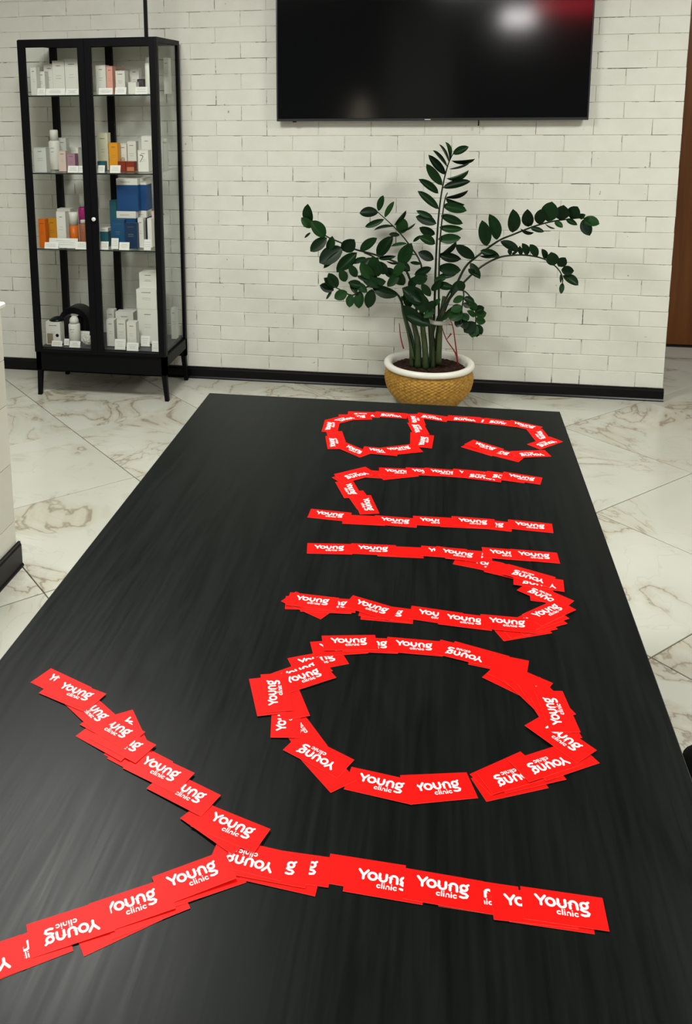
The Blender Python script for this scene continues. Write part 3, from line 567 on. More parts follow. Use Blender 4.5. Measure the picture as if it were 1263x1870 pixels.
GOODS = [  # shape, colour, name, label, x0, x1, z0, z1, front y, depth, shelf
('box', 'white', 'carton', 'narrow off-white carton, leftmost on the top shelf', -2.262, -2.2266, 1.728, 1.8815, 4.835, 0.05, 1),
('box', 'white', 'carton', 'short off-white carton beside the leftmost one on the top shelf', -2.2556, -2.2056, 1.728, 1.8598, 4.9, 0.05, 1),
('box', 'white', 'carton', 'off-white carton behind the two tall ones, top shelf, left door', -2.237, -2.1751, 1.728, 1.9028, 4.96, 0.05, 1),
('box', 'white', 'carton', 'tall off-white carton, second from the middle stile, top shelf, left door', -2.1711, -2.0997, 1.728, 1.9177, 4.93, 0.05, 1),
('box', 'white', 'carton', 'tallest off-white carton on the top shelf, against the middle stile', -2.0975, -2.018, 1.728, 1.9262, 4.93, 0.05, 1),
('card', 'white', 'price_card', 'wide white price card at the left end of the top shelf', -2.221, -2.1744, 1.728, 1.766, 4.82, 0.03, 1),
('card', 'white', 'price_card', 'long white price card below the tall cartons of the top shelf', -2.1779, -2.0642, 1.728, 1.7637, 4.835, 0.03, 1),
('card', 'white', 'price_card', 'white price card beside the middle stile, top shelf, left door', -2.06, -1.9857, 1.728, 1.761, 4.835, 0.03, 1),
('box', 'white', 'carton', 'white carton left of the salmon one, top shelf, right door', -1.9152, -1.8564, 1.728, 1.8893, 4.93, 0.06, 1),
('box', 'salmon', 'carton', 'salmon pink carton on the top shelf behind the right door', -1.8552, -1.8207, 1.728, 1.884, 4.94, 0.06, 1),
('box', 'blush', 'carton', 'pale pink carton behind the white one, top shelf, right door', -1.8517, -1.7947, 1.728, 1.887, 5.03, 0.05, 1),
('box', 'white', 'carton', 'white carton right of the salmon one, top shelf', -1.7928, -1.7381, 1.728, 1.8569, 4.91, 0.06, 1),
('card', 'white', 'price_card', 'white price card in front of the salmon carton', -1.8651, -1.7853, 1.728, 1.7634, 4.83, 0.03, 1),
('card', 'white', 'price_card', 'white price card, second from left, top shelf, right door', -1.7703, -1.707, 1.728, 1.7664, 4.83, 0.03, 1),
('box', 'white', 'carton', 'white carton in the middle of the top shelf behind the right door', -1.7516, -1.6972, 1.728, 1.8733, 5.03, 0.05, 1),
('box', 'white', 'carton', 'low white carton in front of the middle one, top shelf, right door', -1.7178, -1.6711, 1.728, 1.7941, 4.9, 0.05, 1),
('box', 'dark', 'carton', 'small carton with dark lid on the top shelf, right door', -1.6921, -1.656, 1.728, 1.8109, 4.98, 0.05, 1),
('card', 'white', 'price_card', 'white price card, rightmost on the top shelf', -1.6544, -1.5855, 1.728, 1.7669, 4.83, 0.03, 1),
('bottle', 'white', 'bottle', 'tall white bottle by the right post, top shelf', -1.6324, -1.5986, 1.728, 1.9284, 4.93, 0.05, 1),
('box', 'white', 'carton', 'white carton seen through the side glass, top shelf', -1.567, -1.537, 1.728, 1.9285, 5.08, 0.05, 1),
('box', 'pale', 'carton', 'wide pale grey carton, left end of the second shelf', -2.262, -2.1874, 1.3005, 1.4387, 4.82, 0.05, 2),
('bottle', 'white', 'bottle', 'white bottle with a broad cap, left part of the second shelf', -2.2607, -2.1948, 1.3005, 1.531, 5.0, 0.06, 2),
('box', 'pale', 'carton', 'tall pale carton at the back of the second shelf, left door', -2.2353, -2.185, 1.3005, 1.4812, 5.1, 0.05, 2),
('box', 'blush', 'carton', 'pinkish carton low in the middle of the second shelf, left door', -2.1494, -2.1048, 1.3005, 1.4167, 4.9, 0.05, 2),
('box', 'pink', 'carton', 'small mauve pink carton on the second shelf', -2.097, -2.0496, 1.3005, 1.4007, 4.9, 0.05, 2),
('box', 'white', 'carton', 'thin white carton right of the mauve one', -2.0691, -2.0526, 1.3005, 1.4321, 4.96, 0.05, 2),
('box', 'grey', 'carton', 'grey carton against the middle stile, second shelf', -2.0264, -2.0024, 1.3005, 1.4276, 4.9, 0.05, 2),
('card', 'white', 'price_card', 'white price card before the mauve carton', -2.0679, -2.0054, 1.3005, 1.3375, 4.83, 0.03, 2),
('card', 'white', 'price_card', 'white price card before the grey carton', -2.0035, -1.9757, 1.3005, 1.3377, 4.83, 0.03, 2),
('box', 'cream', 'carton', 'tall cream carton, second shelf, just right of the middle stile', -1.9497, -1.8878, 1.3005, 1.5126, 5.0, 0.05, 2),
('box', 'teal', 'carton', 'low dark teal carton before the tall cream one', -1.9091, -1.8651, 1.3005, 1.3602, 4.88, 0.04, 2),
('card', 'white', 'price_card', 'white price card before the teal carton, second shelf', -1.8859, -1.846, 1.3005, 1.3416, 4.82, 0.03, 2),
('box', 'amber', 'carton', 'amber orange carton on the second shelf behind the right door', -1.871, -1.82, 1.3005, 1.4579, 4.97, 0.05, 2),
('box', 'white', 'carton', 'white carton with a round mark, second shelf, right door', -1.8361, -1.7901, 1.3005, 1.4503, 5.04, 0.05, 2),
('box', 'white', 'carton', 'plain white carton right of the one with a round mark', -1.7857, -1.7344, 1.3005, 1.4641, 5.04, 0.05, 2),
('box', 'rust', 'carton', 'rust red carton, left one of two, second shelf', -1.8033, -1.7581, 1.3005, 1.3558, 4.92, 0.05, 2),
('box', 'rust', 'carton', 'rust red carton with a copper patch, right one of two', -1.7564, -1.7048, 1.3005, 1.3559, 4.92, 0.05, 2),
('card', 'white', 'price_card', 'white price card before the amber carton', -1.8148, -1.7542, 1.3005, 1.3419, 4.82, 0.03, 2),
('box', 'white', 'carton', 'white carton with a brown stroke, second shelf, right door', -1.676, -1.6153, 1.3005, 1.4212, 4.9, 0.06, 2),
('box', 'white', 'carton', 'tallest white carton on the second shelf by the right post', -1.7, -1.64, 1.3005, 1.4935, 5.04, 0.06, 2),
('bottle', 'pale', 'bottle', 'tall pale tube seen through the side glass, second shelf', -1.567, -1.537, 1.3005, 1.4822, 5.0, 0.05, 2),
('box', 'orange', 'carton', 'bright orange carton, left end of the third shelf', -2.262, -2.2216, 0.8695, 1.0335, 4.83, 0.05, 3),
('box', 'ochre', 'carton', 'ochre yellow carton beside the bright orange one', -2.2519, -2.1904, 0.8695, 1.0246, 4.92, 0.05, 3),
('box', 'white', 'carton', 'tall white carton in the middle of the third shelf, left door', -2.1682, -2.1129, 0.8695, 1.0738, 4.87, 0.05, 3),
('box', 'white', 'carton', 'white carton behind the tall one, third shelf, left door', -2.2464, -2.162, 0.8695, 1.066, 5.06, 0.06, 3),
('tube', 'orange', 'tube', 'orange tube with a pale upper half, third shelf', -2.1354, -2.079, 0.8695, 1.0598, 4.94, 0.05, 3),
('bottle', 'magenta', 'bottle', 'magenta bottle with a pale cap on the third shelf', -2.1081, -2.0541, 0.8695, 1.1556, 5.03, 0.05, 3),
('bottle', 'copper', 'bottle', 'copper brown bottle in front of the magenta one', -2.0562, -2.0082, 0.8695, 1.0206, 4.91, 0.05, 3),
('card', 'white', 'price_card', 'white price card, leftmost on the third shelf', -2.2195, -2.136, 0.8695, 0.9047, 4.8, 0.03, 3),
('card', 'white', 'price_card', 'long white price strip along the third shelf, left door', -2.2071, -2.0331, 0.8695, 0.9237, 4.835, 0.03, 3),
('card', 'white', 'price_card', 'white price card beside the middle stile, third shelf', -2.0323, -1.9608, 0.8695, 0.9112, 4.8, 0.03, 3),
('box', 'teal', 'carton', 'teal carton left of the large blue ones, third shelf', -1.9081, -1.8666, 0.8695, 1.1206, 5.04, 0.06, 3),
('blue', 'blue', 'carton', 'blue carton with white band, lower left one of the stack', -1.8268, -1.7113, 0.8695, 1.0732, 4.93, 0.045, 3),
('blue', 'navy', 'carton', 'navy carton with white band, lower right one of the stack', -1.7265, -1.6642, 0.8695, 1.0712, 4.98, 0.1, 3),
('blue', 'blue', 'carton', 'large blue carton with white band, topmost of the stack', -1.8205, -1.6942, 1.0738, 1.2596, 4.93, 0.048, 3),
('blue', 'blue', 'carton', 'narrow blue carton with white band, atop the navy one', -1.71, -1.6599, 1.0718, 1.2562, 4.98, 0.1, 3),
('box', 'blue2', 'carton', 'steel blue carton low in front of the stack', -1.8513, -1.7687, 0.8695, 1.0287, 4.895, 0.03, 3),
('box', 'navy', 'carton', 'dark navy carton in front of the blue stack', -1.7559, -1.6836, 0.8695, 1.0156, 4.86, 0.035, 3),
('blue', 'teal', 'carton', 'small teal carton with white top beside the middle stile', -1.9209, -1.8699, 0.8695, 0.9796, 4.9, 0.05, 3),
('card', 'white', 'price_card', 'white price card before the small teal carton', -1.886, -1.8391, 0.8695, 0.914, 4.81, 0.03, 3),
('card', 'white', 'price_card', 'white price card left of the two before the blue stack', -1.8333, -1.7904, 0.8695, 0.9295, 4.84, 0.03, 3),
('card', 'white', 'price_card', 'white price card right of the two before the blue stack', -1.7759, -1.7161, 0.8695, 0.9122, 4.81, 0.03, 3),
('box', 'white', 'carton', 'slim white carton right of the navy one, third shelf', -1.691, -1.6596, 0.8695, 1.0398, 4.9, 0.05, 3),
('box', 'white', 'carton', 'slim white carton near the right post, third shelf', -1.6381, -1.6131, 0.8695, 1.036, 4.91, 0.05, 3),
('box', 'blush', 'carton', 'pale pink carton right beside the post, third shelf', -1.6365, -1.6183, 0.8695, 1.0676, 4.99, 0.05, 3),
('card', 'white', 'price_card', 'white price card by the right post, third shelf', -1.6332, -1.5921, 0.8695, 0.9295, 4.82, 0.03, 3),
('box', 'white', 'carton', 'white carton with a brown picture and black dot, bottom shelf', -2.262, -2.1719, 0.2885, 0.4254, 4.85, 0.06, 4),
('card', 'white', 'price_card', 'white price card before the carton with the black dot', -2.2185, -2.154, 0.2885, 0.3182, 4.82, 0.03, 4),
('bottle', 'white', 'bottle', 'white bottle with a domed cap on the bottom shelf', -2.145, -2.0755, 0.2885, 0.4509, 4.88, 0.06, 4),
('card', 'white', 'price_card', 'white price card left of the domed bottle', -2.1539, -2.1235, 0.2885, 0.3251, 4.85, 0.03, 4),
('card', 'white', 'price_card', 'white price card before the domed bottle', -2.1038, -2.0377, 0.2885, 0.3244, 4.81, 0.03, 4),
('card', 'white', 'price_card', 'white price card before the arched hood', -2.099, -2.0358, 0.2885, 0.3481, 4.95, 0.03, 4),
('bag', 'clear', 'plastic_bag', 'crumpled pale plastic pouch on the bottom shelf', -2.0574, -1.9835, 0.2885, 0.313, 4.86, 0.06, 4),
('box', 'white', 'carton', 'slim white carton, left one of the front row, bottom shelf', -1.8942, -1.8466, 0.2885, 0.4463, 4.87, 0.05, 4),
('box', 'white', 'carton', 'white carton behind the left one of the front row', -1.9484, -1.9008, 0.2885, 0.4686, 5.02, 0.05, 4),
('box', 'white', 'carton', 'slim white carton, middle one of the front row, bottom shelf', -1.8263, -1.7733, 0.2885, 0.4514, 4.86, 0.05, 4),
('box', 'white', 'carton', 'wide white carton behind the front row, bottom shelf', -1.8811, -1.771, 0.2885, 0.4653, 4.99, 0.07, 4),
('box', 'white', 'carton', 'slim white carton, right one of the front row, bottom shelf', -1.7578, -1.7011, 0.2885, 0.4476, 4.835, 0.05, 4),
('box', 'white', 'carton', 'large white carton, bottom one of the stack of three', -1.7298, -1.6078, 0.2885, 0.4984, 4.95, 0.12, 4),
('box', 'white', 'carton', 'white carton in the middle of the stack of three', -1.7332, -1.6125, 0.499, 0.6154, 4.95, 0.12, 4),
('box', 'white', 'carton', 'plain white carton, top one of the stack of three', -1.719, -1.6136, 0.6159, 0.7102, 4.97, 0.1, 4),
('card', 'white', 'price_card', 'white price card before the middle slim carton', -1.8263, -1.7624, 0.2885, 0.3479, 4.81, 0.03, 4),
('card', 'white', 'price_card', 'white price card before the right slim carton', -1.7496, -1.6798, 0.2885, 0.3342, 4.795, 0.03, 4),
('card', 'white', 'price_card', 'white price card before the stack of three', -1.6996, -1.6457, 0.2885, 0.3485, 4.9, 0.03, 4),
('card', 'white', 'price_card', 'white price card by the right post, bottom shelf', -1.6, -1.5589, 0.2885, 0.3485, 4.8, 0.03, 4),
('box', 'pale', 'carton', 'pale carton seen through the side glass, bottom shelf', -1.567, -1.537, 0.2885, 0.4776, 5.08, 0.05, 4),
]
LEAVES = [
((0.030,5.000,1.368),(0.009,4.980,1.452),0.20),((0.030,5.000,1.348),(-0.020,4.980,1.439),0.20),((0.021,5.000,1.328),(-0.049,4.980,1.409),0.22),
((0.011,5.000,1.288),(-0.070,4.980,1.383),0.28),((-0.004,5.000,1.230),(-0.080,4.980,1.334),0.32),((-0.023,5.000,1.186),(-0.117,4.980,1.256),0.30),
((-0.018,5.000,1.101),(-0.120,4.980,1.190),0.28),((-0.029,5.000,1.022),(-0.128,4.980,1.057),0.45),((-0.035,5.000,0.963),(-0.110,4.980,0.999),0.50),
((-0.033,5.000,0.911),(-0.111,4.980,0.947),0.50),((-0.038,5.000,0.824),(-0.114,4.980,0.861),0.55),((-0.050,5.000,1.056),(-0.128,4.980,1.090),0.30),
((-0.050,5.000,0.778),(-0.131,4.980,0.745),0.40),((0.048,4.980,1.399),(0.120,4.960,1.434),0.42),((0.041,4.980,1.364),(0.150,4.960,1.374),0.16),
((0.029,4.980,1.319),(0.126,4.960,1.353),0.18),((0.017,4.980,1.269),(0.120,4.960,1.311),0.16),((0.000,4.980,1.219),(0.128,4.960,1.253),0.30),
((0.014,4.980,1.169),(0.120,4.960,1.205),0.18),((0.015,4.980,1.166),(0.106,4.960,1.136),0.22),((0.004,4.980,1.123),(0.115,4.960,1.102),0.42),
((-0.006,4.980,1.069),(0.098,4.960,1.034),0.35),((-0.012,4.980,1.005),(0.098,4.960,1.003),0.32),((-0.018,4.980,0.940),(0.090,4.960,0.953),0.42),
((-0.012,4.980,0.856),(0.095,4.960,0.840),0.40),((-0.014,4.980,0.782),(0.095,4.960,0.777),0.50),((-0.016,4.980,0.730),(0.075,4.960,0.753),0.30),
((-0.015,4.980,0.682),(0.066,4.960,0.681),0.40),((-0.008,4.980,0.850),(0.070,4.960,0.925),0.14),((-0.347,5.070,1.077),(-0.324,5.070,1.156),0.42),
((-0.347,5.070,1.070),(-0.441,5.070,1.065),0.55),((-0.312,5.070,1.042),(-0.267,5.070,1.122),0.30),((-0.315,5.070,1.032),(-0.409,5.070,0.992),0.30),
((-0.259,5.070,0.998),(-0.202,5.070,1.074),0.15),((-0.259,5.070,0.991),(-0.359,5.070,0.971),0.16),((-0.227,5.070,0.952),(-0.204,5.070,1.027),0.75),
((-0.265,5.070,0.938),(-0.338,5.070,0.829),0.45),((-0.185,5.070,0.897),(-0.266,5.070,0.882),0.16),((-0.154,5.070,0.908),(-0.111,5.070,0.941),0.30),
((-0.161,5.070,0.901),(-0.217,5.070,0.786),0.50),((-0.227,5.070,0.967),(-0.152,5.070,1.009),0.20),((-0.227,5.070,0.945),(-0.281,5.070,0.948),0.40),
((-0.135,5.070,0.834),(-0.194,5.070,0.826),0.20),((-0.106,5.070,0.785),(-0.162,5.070,0.791),0.30),((-0.707,4.930,1.020),(-0.718,4.910,1.120),0.50),
((-0.700,4.930,0.999),(-0.750,4.910,1.050),0.55),((-0.627,4.930,0.948),(-0.694,4.910,1.030),0.55),((-0.617,4.930,0.945),(-0.696,4.910,0.877),0.50),
((-0.610,4.930,0.875),(-0.587,4.910,0.949),0.50),((-0.530,4.930,0.891),(-0.642,4.910,0.815),0.60),((-0.530,4.930,0.877),(-0.621,4.910,0.787),0.25),
((-0.530,4.930,0.874),(-0.470,4.910,0.934),0.75),((-0.458,4.930,0.861),(-0.541,4.910,0.779),0.50),((-0.434,4.930,0.876),(-0.351,4.910,0.943),0.40),
((-0.451,4.930,0.865),(-0.548,4.910,0.768),0.40),((-0.402,4.930,0.838),(-0.469,4.910,0.812),0.35),((-0.375,4.930,0.839),(-0.427,4.910,0.778),0.45),
((-0.334,4.930,0.836),(-0.248,4.910,0.852),0.25),((-0.341,4.930,0.829),(-0.408,4.910,0.862),0.20),((-0.334,4.930,0.840),(-0.386,4.910,0.786),0.50),
((-0.293,4.930,0.823),(-0.231,4.910,0.818),0.20),((-0.707,4.930,0.971),(-0.734,4.910,0.946),0.30),((-0.569,4.860,0.665),(-0.636,4.840,0.692),0.60),
((-0.562,4.860,0.679),(-0.615,4.840,0.731),0.50),((-0.549,4.860,0.683),(-0.591,4.840,0.756),0.55),((-0.504,4.860,0.716),(-0.530,4.840,0.778),0.60),
((-0.497,4.860,0.660),(-0.556,4.840,0.628),0.70),((-0.446,4.860,0.742),(-0.479,4.840,0.807),0.50),((-0.476,4.860,0.647),(-0.481,4.840,0.585),0.60),
((-0.422,4.860,0.663),(-0.429,4.840,0.583),0.60),((-0.361,4.860,0.678),(-0.379,4.840,0.588),0.55),((-0.415,4.860,0.698),(-0.482,4.840,0.714),0.50),
((-0.423,4.860,0.760),(-0.333,4.840,0.698),0.42),((-0.355,4.860,0.734),(-0.415,4.840,0.819),0.50),((-0.328,4.860,0.749),(-0.355,4.840,0.852),0.60),
((-0.288,4.860,0.764),(-0.328,4.840,0.828),0.60),((-0.361,4.860,0.692),(-0.235,4.840,0.659),0.42),((-0.287,4.860,0.722),(-0.380,4.840,0.710),0.50),
((-0.247,4.860,0.758),(-0.194,4.840,0.818),0.60),((-0.221,4.860,0.766),(-0.272,4.840,0.706),0.50),((-0.450,4.860,0.711),(-0.393,4.840,0.668),0.50),
((-0.477,4.860,0.717),(-0.447,4.840,0.659),0.45),((-0.580,4.860,0.665),(-0.605,4.840,0.623),0.25),((-0.361,4.860,0.720),(-0.434,4.840,0.750),0.30),
((0.237,4.930,0.916),(0.210,4.900,1.043),0.42),((0.289,4.930,0.951),(0.247,4.900,1.077),0.40),((0.367,4.930,0.991),(0.362,4.900,1.106),0.48),
((0.446,4.930,1.023),(0.436,4.900,1.110),0.55),((0.503,4.930,1.036),(0.500,4.900,1.111),0.60),((0.542,4.930,1.052),(0.554,4.900,1.149),0.72),
((0.602,4.930,1.062),(0.613,4.900,1.135),0.80),((0.655,4.930,1.070),(0.680,4.900,1.130),0.80),((0.698,4.930,1.075),(0.721,4.900,1.094),0.60),
((0.719,4.930,1.071),(0.786,4.900,1.050),0.60),((0.716,4.930,1.064),(0.747,4.900,0.995),0.60),((0.205,4.930,0.890),(0.293,4.900,0.871),0.40),
((0.307,4.930,0.943),(0.393,4.900,0.900),0.42),((0.457,4.930,1.018),(0.516,4.900,1.004),0.35),((0.578,4.930,1.054),(0.611,4.900,1.029),0.50),
((0.634,4.930,1.066),(0.681,4.900,1.043),0.40),((0.406,4.930,1.013),(0.466,4.900,1.000),0.20),((0.528,4.930,1.042),(0.572,4.900,1.024),0.20),
((0.177,4.930,0.847),(0.085,4.900,0.916),0.40),((0.199,4.930,0.863),(0.285,4.900,0.882),0.20),((0.155,4.930,0.823),(0.201,4.900,0.752),0.40),
((0.353,4.870,0.881),(0.354,4.850,0.918),0.50),((0.411,4.870,0.882),(0.400,4.850,0.928),0.40),((0.443,4.870,0.883),(0.414,4.850,0.941),0.50),
((0.494,4.870,0.877),(0.455,4.850,0.936),0.50),((0.534,4.870,0.863),(0.512,4.850,0.914),0.50),((0.575,4.870,0.830),(0.559,4.850,0.897),0.75),
((0.600,4.870,0.826),(0.627,4.850,0.872),0.75),((0.615,4.870,0.808),(0.669,4.850,0.809),0.75),((0.624,4.870,0.778),(0.692,4.850,0.738),0.55),
((0.613,4.870,0.785),(0.612,4.850,0.747),0.25),((0.625,4.870,0.740),(0.618,4.850,0.691),0.40),((0.177,4.870,0.781),(0.146,4.850,0.803),0.60),
((0.162,4.870,0.780),(0.203,4.850,0.766),0.40),((0.364,4.870,0.885),(0.390,4.850,0.908),0.30),((0.121,4.840,0.658),(0.074,4.820,0.633),0.56),
((0.124,4.840,0.652),(0.174,4.820,0.634),0.56),((0.119,4.840,0.603),(0.066,4.820,0.584),0.69),((0.120,4.840,0.578),(0.060,4.820,0.538),0.75),
((0.118,4.840,0.566),(0.148,4.820,0.536),0.75),((0.113,4.840,0.541),(0.093,4.820,0.499),0.75),((0.116,4.840,0.535),(0.140,4.820,0.491),0.75),
((0.120,4.840,0.689),(0.098,4.820,0.741),0.62),((0.122,4.840,0.621),(0.155,4.820,0.606),0.62),((0.181,4.840,0.581),(0.169,4.820,0.632),0.69),
((0.187,4.840,0.581),(0.226,4.820,0.604),0.75),((0.188,4.840,0.562),(0.237,4.820,0.576),0.81),((0.189,4.840,0.538),(0.235,4.820,0.530),0.75),
((0.189,4.840,0.519),(0.137,4.820,0.473),0.75),((0.190,4.840,0.507),(0.174,4.820,0.448),0.75),((0.193,4.840,0.507),(0.220,4.820,0.464),0.75),
((0.185,4.840,0.550),(0.147,4.820,0.582),0.50),((0.190,4.840,0.495),(0.198,4.820,0.450),0.75),((-0.079,4.880,0.605),(-0.188,4.860,0.681),0.55),
((-0.165,4.880,0.684),(-0.103,4.860,0.622),0.40),((-0.054,4.880,0.556),(-0.151,4.860,0.657),0.50),((-0.046,4.880,0.488),(-0.161,4.860,0.532),0.50),
((-0.088,4.880,0.480),(-0.180,4.860,0.582),0.45),((-0.022,4.880,0.713),(0.055,4.860,0.704),0.40),((-0.147,4.880,0.728),(-0.076,4.860,0.743),0.60),
((-0.078,4.880,0.555),(-0.031,4.860,0.618),0.45),((-0.054,4.880,0.581),(-0.002,4.860,0.631),0.35),((-0.050,4.880,0.644),(-0.093,4.860,0.709),0.45),
((-0.128,4.880,0.641),(-0.199,4.860,0.631),0.45),((-0.034,4.880,0.731),(0.025,4.860,0.749),0.45),((0.096,4.880,0.735),(0.062,4.860,0.670),0.40),
((-0.024,4.880,0.570),(-0.077,4.860,0.535),0.50),((-0.045,4.880,0.675),(0.001,4.860,0.736),0.40),((-0.157,4.880,0.578),(-0.187,4.860,0.656),0.50),
((0.007,4.880,0.509),(0.064,4.860,0.590),0.25),((-0.337,4.900,0.734),(-0.398,4.880,0.778),0.60),((-0.194,4.900,0.696),(-0.235,4.880,0.782),0.60),
((-0.141,4.900,0.732),(-0.074,4.880,0.752),0.55),((-0.224,4.900,0.820),(-0.168,4.880,0.784),0.60),((-0.167,4.900,0.683),(-0.121,4.880,0.744),0.50),
((-0.304,4.900,0.783),(-0.228,4.880,0.748),0.50),]
STEMS = [
([(-0.029,4.980,0.236),(-0.032,4.983,0.377),(-0.028,4.986,0.563),(-0.026,4.989,0.838),(-0.019,4.991,1.048),(-0.003,4.994,1.211),(0.025,4.997,1.343),(0.055,5.000,1.410)],0.011,0.0025),
([(0.002,4.960,0.234),(-0.001,4.962,0.446),(-0.007,4.964,0.691),(-0.007,4.966,0.933),(0.010,4.968,1.141),(0.026,4.970,1.194)],0.01,0.0025),
([(-0.074,5.000,0.237),(-0.088,5.015,0.429),(-0.096,5.030,0.644),(-0.108,5.045,0.789),(-0.183,5.060,0.905),(-0.258,5.075,0.987),(-0.350,5.090,1.067)],0.01,0.0025),
([(-0.104,4.980,0.233),(-0.132,4.976,0.437),(-0.121,4.971,0.625),(-0.158,4.966,0.705),(-0.195,4.962,0.781),(-0.260,4.957,0.820),(-0.371,4.953,0.856),(-0.461,4.948,0.879),(-0.542,4.944,0.916),(-0.623,4.939,0.952),(-0.680,4.934,1.012),(-0.722,4.930,1.061)],0.011,0.003),
([(-0.128,4.950,0.241),(-0.139,4.936,0.374),(-0.175,4.923,0.491),(-0.219,4.909,0.632),(-0.298,4.895,0.683),(-0.383,4.881,0.689),(-0.467,4.867,0.639),(-0.546,4.854,0.677),(-0.619,4.840,0.710)],0.011,0.003),
([(-0.013,4.980,0.227),(0.005,4.976,0.443),(0.034,4.971,0.566),(0.084,4.966,0.688),(0.130,4.962,0.792),(0.185,4.957,0.850),(0.293,4.953,0.938),(0.373,4.948,0.978),(0.480,4.944,1.025),(0.572,4.939,1.053),(0.655,4.934,1.067),(0.722,4.930,1.077)],0.011,0.003),
([(-0.021,4.960,0.315),(-0.009,4.951,0.440),(0.004,4.942,0.531),(0.070,4.933,0.647),(0.186,4.924,0.782),(0.287,4.915,0.852),(0.374,4.905,0.874),(0.460,4.896,0.875),(0.539,4.887,0.856),(0.598,4.878,0.813),(0.624,4.869,0.763),(0.619,4.860,0.711)],0.01,0.0025),
([(-0.047,4.930,0.238),(-0.028,4.914,0.448),(0.039,4.899,0.642),(0.079,4.883,0.703),(0.108,4.867,0.719),(0.124,4.851,0.668),(0.117,4.836,0.598),(0.113,4.820,0.515)],0.009,0.003),
([(-0.035,4.950,0.233),(0.001,4.938,0.494),(0.063,4.927,0.650),(0.122,4.915,0.673),(0.170,4.903,0.627),(0.189,4.892,0.569),(0.192,4.880,0.478)],0.008,0.003),
]
STALKS = [
([(-0.143,4.950,0.221),(-0.148,4.950,0.338),(-0.165,4.950,0.421),(-0.176,4.950,0.478)],0.014,0.008),
([(-0.109,4.940,0.226),(-0.111,4.940,0.348),(-0.125,4.940,0.425),(-0.145,4.940,0.501)],0.02,0.012),
([(-0.065,4.930,0.221),(-0.074,4.930,0.346),(-0.086,4.930,0.442),(-0.097,4.930,0.549)],0.019,0.012),
([(-0.032,4.950,0.220),(-0.035,4.950,0.349),(-0.047,4.950,0.470),(-0.056,4.950,0.578)],0.02,0.012),
([(0.001,4.940,0.250),(0.004,4.940,0.379),(0.007,4.940,0.487),(0.022,4.940,0.633)],0.017,0.01),
([(-0.134,4.930,0.273),(-0.161,4.930,0.400),(-0.198,4.930,0.546),(-0.205,4.930,0.628)],0.008,0.005),
]
TWIGS = [[(0.107,4.930,0.252),(0.090,4.930,0.322),(0.040,4.930,0.396),(0.011,4.930,0.477)],[(0.107,4.930,0.258),(0.088,4.930,0.385),(0.068,4.930,0.486),(0.024,4.930,0.560)],[(-0.189,4.930,0.332),(-0.207,4.930,0.399),(-0.215,4.930,0.475)]]
TWIG_BUDS = [[(0.043,4.925,0.397),(0.066,4.925,0.430)],[(0.068,4.925,0.478),(0.035,4.925,0.483)]]


for x, y, a, sx, sy, rz, up, letter, label in CARDS:
    o = bpy.data.objects.new('business_card', cme); COL.objects.link(o)
    n_ = Vector((-sx, -sy, 1)).normalized()
    d_ = Vector((math.cos(rz), math.sin(rz), 0)); d_.z = sx*d_.x+sy*d_.y; d_.normalize()
    e_ = n_.cross(d_)
    mw = Matrix((d_, e_, n_)).transposed().to_4x4(); mw.translation = (x, y, TZ+0.0002+a)
    o.matrix_world = mw
    tag(o, label, 'card', 'red cards laid out as the letter '+letter)
    if up:
        l_ = bpy.data.objects.new('lettering', lme); COL.objects.link(l_); l_.parent = o

# ------------------------------------------------------------------ television
t = tag(empty('television', (-0.092, 5.19, 1.568)), 'large black wall-mounted television above the potted plant', 'television')
hw, th = 0.847, 0.965
obj('screen', B(-hw+0.008, hw-0.008, 0.0015, 0.006, 0.016, th-0.008), M['screen'], t)
bm = bmesh.new()
box(bm, -hw, hw, 0, 0.022, 0, 0.015, bev=0.002); box(bm, -hw, hw, 0, 0.022, th-0.008, th, bev=0.001)
box(bm, -hw, -hw+0.008, 0, 0.022, 0.015, th-0.008, bev=0.001); box(bm, hw-0.008, hw, 0, 0.022, 0.015, th-0.008, bev=0.001)
obj('bezel', bm, M['tv_rim'], t)
obj('back_shell', B(-hw+0.005, hw-0.005, 0.0225, 0.042, 0.004, th-0.004, bev=0.004), M['black_metal'], t)
bm = bmesh.new(); box(bm, -0.35, -0.31, 0.043, 0.059, 0.15, 0.75); box(bm, 0.31, 0.35, 0.043, 0.059, 0.15, 0.75); box(bm, -0.45, 0.45, 0.050, 0.059, 0.4, 0.5)
obj('wall_bracket', bm, M['black_metal'], t)
obj('bracket_tab', B(0.272, 0.279, 0.02, 0.03, -0.030, 0.0), M['black_metal'], t)
obj('status_light', B(-0.016, 0.016, -0.002, 0.0, 0.004, 0.009, bev=0.001), M['knob'], t)
bm = bmesh.new(); box(bm, -0.755, -0.735, 0.002, 0.02, -0.006, -0.0005); obj('receiver_bump', bm, M['black_metal'], t)

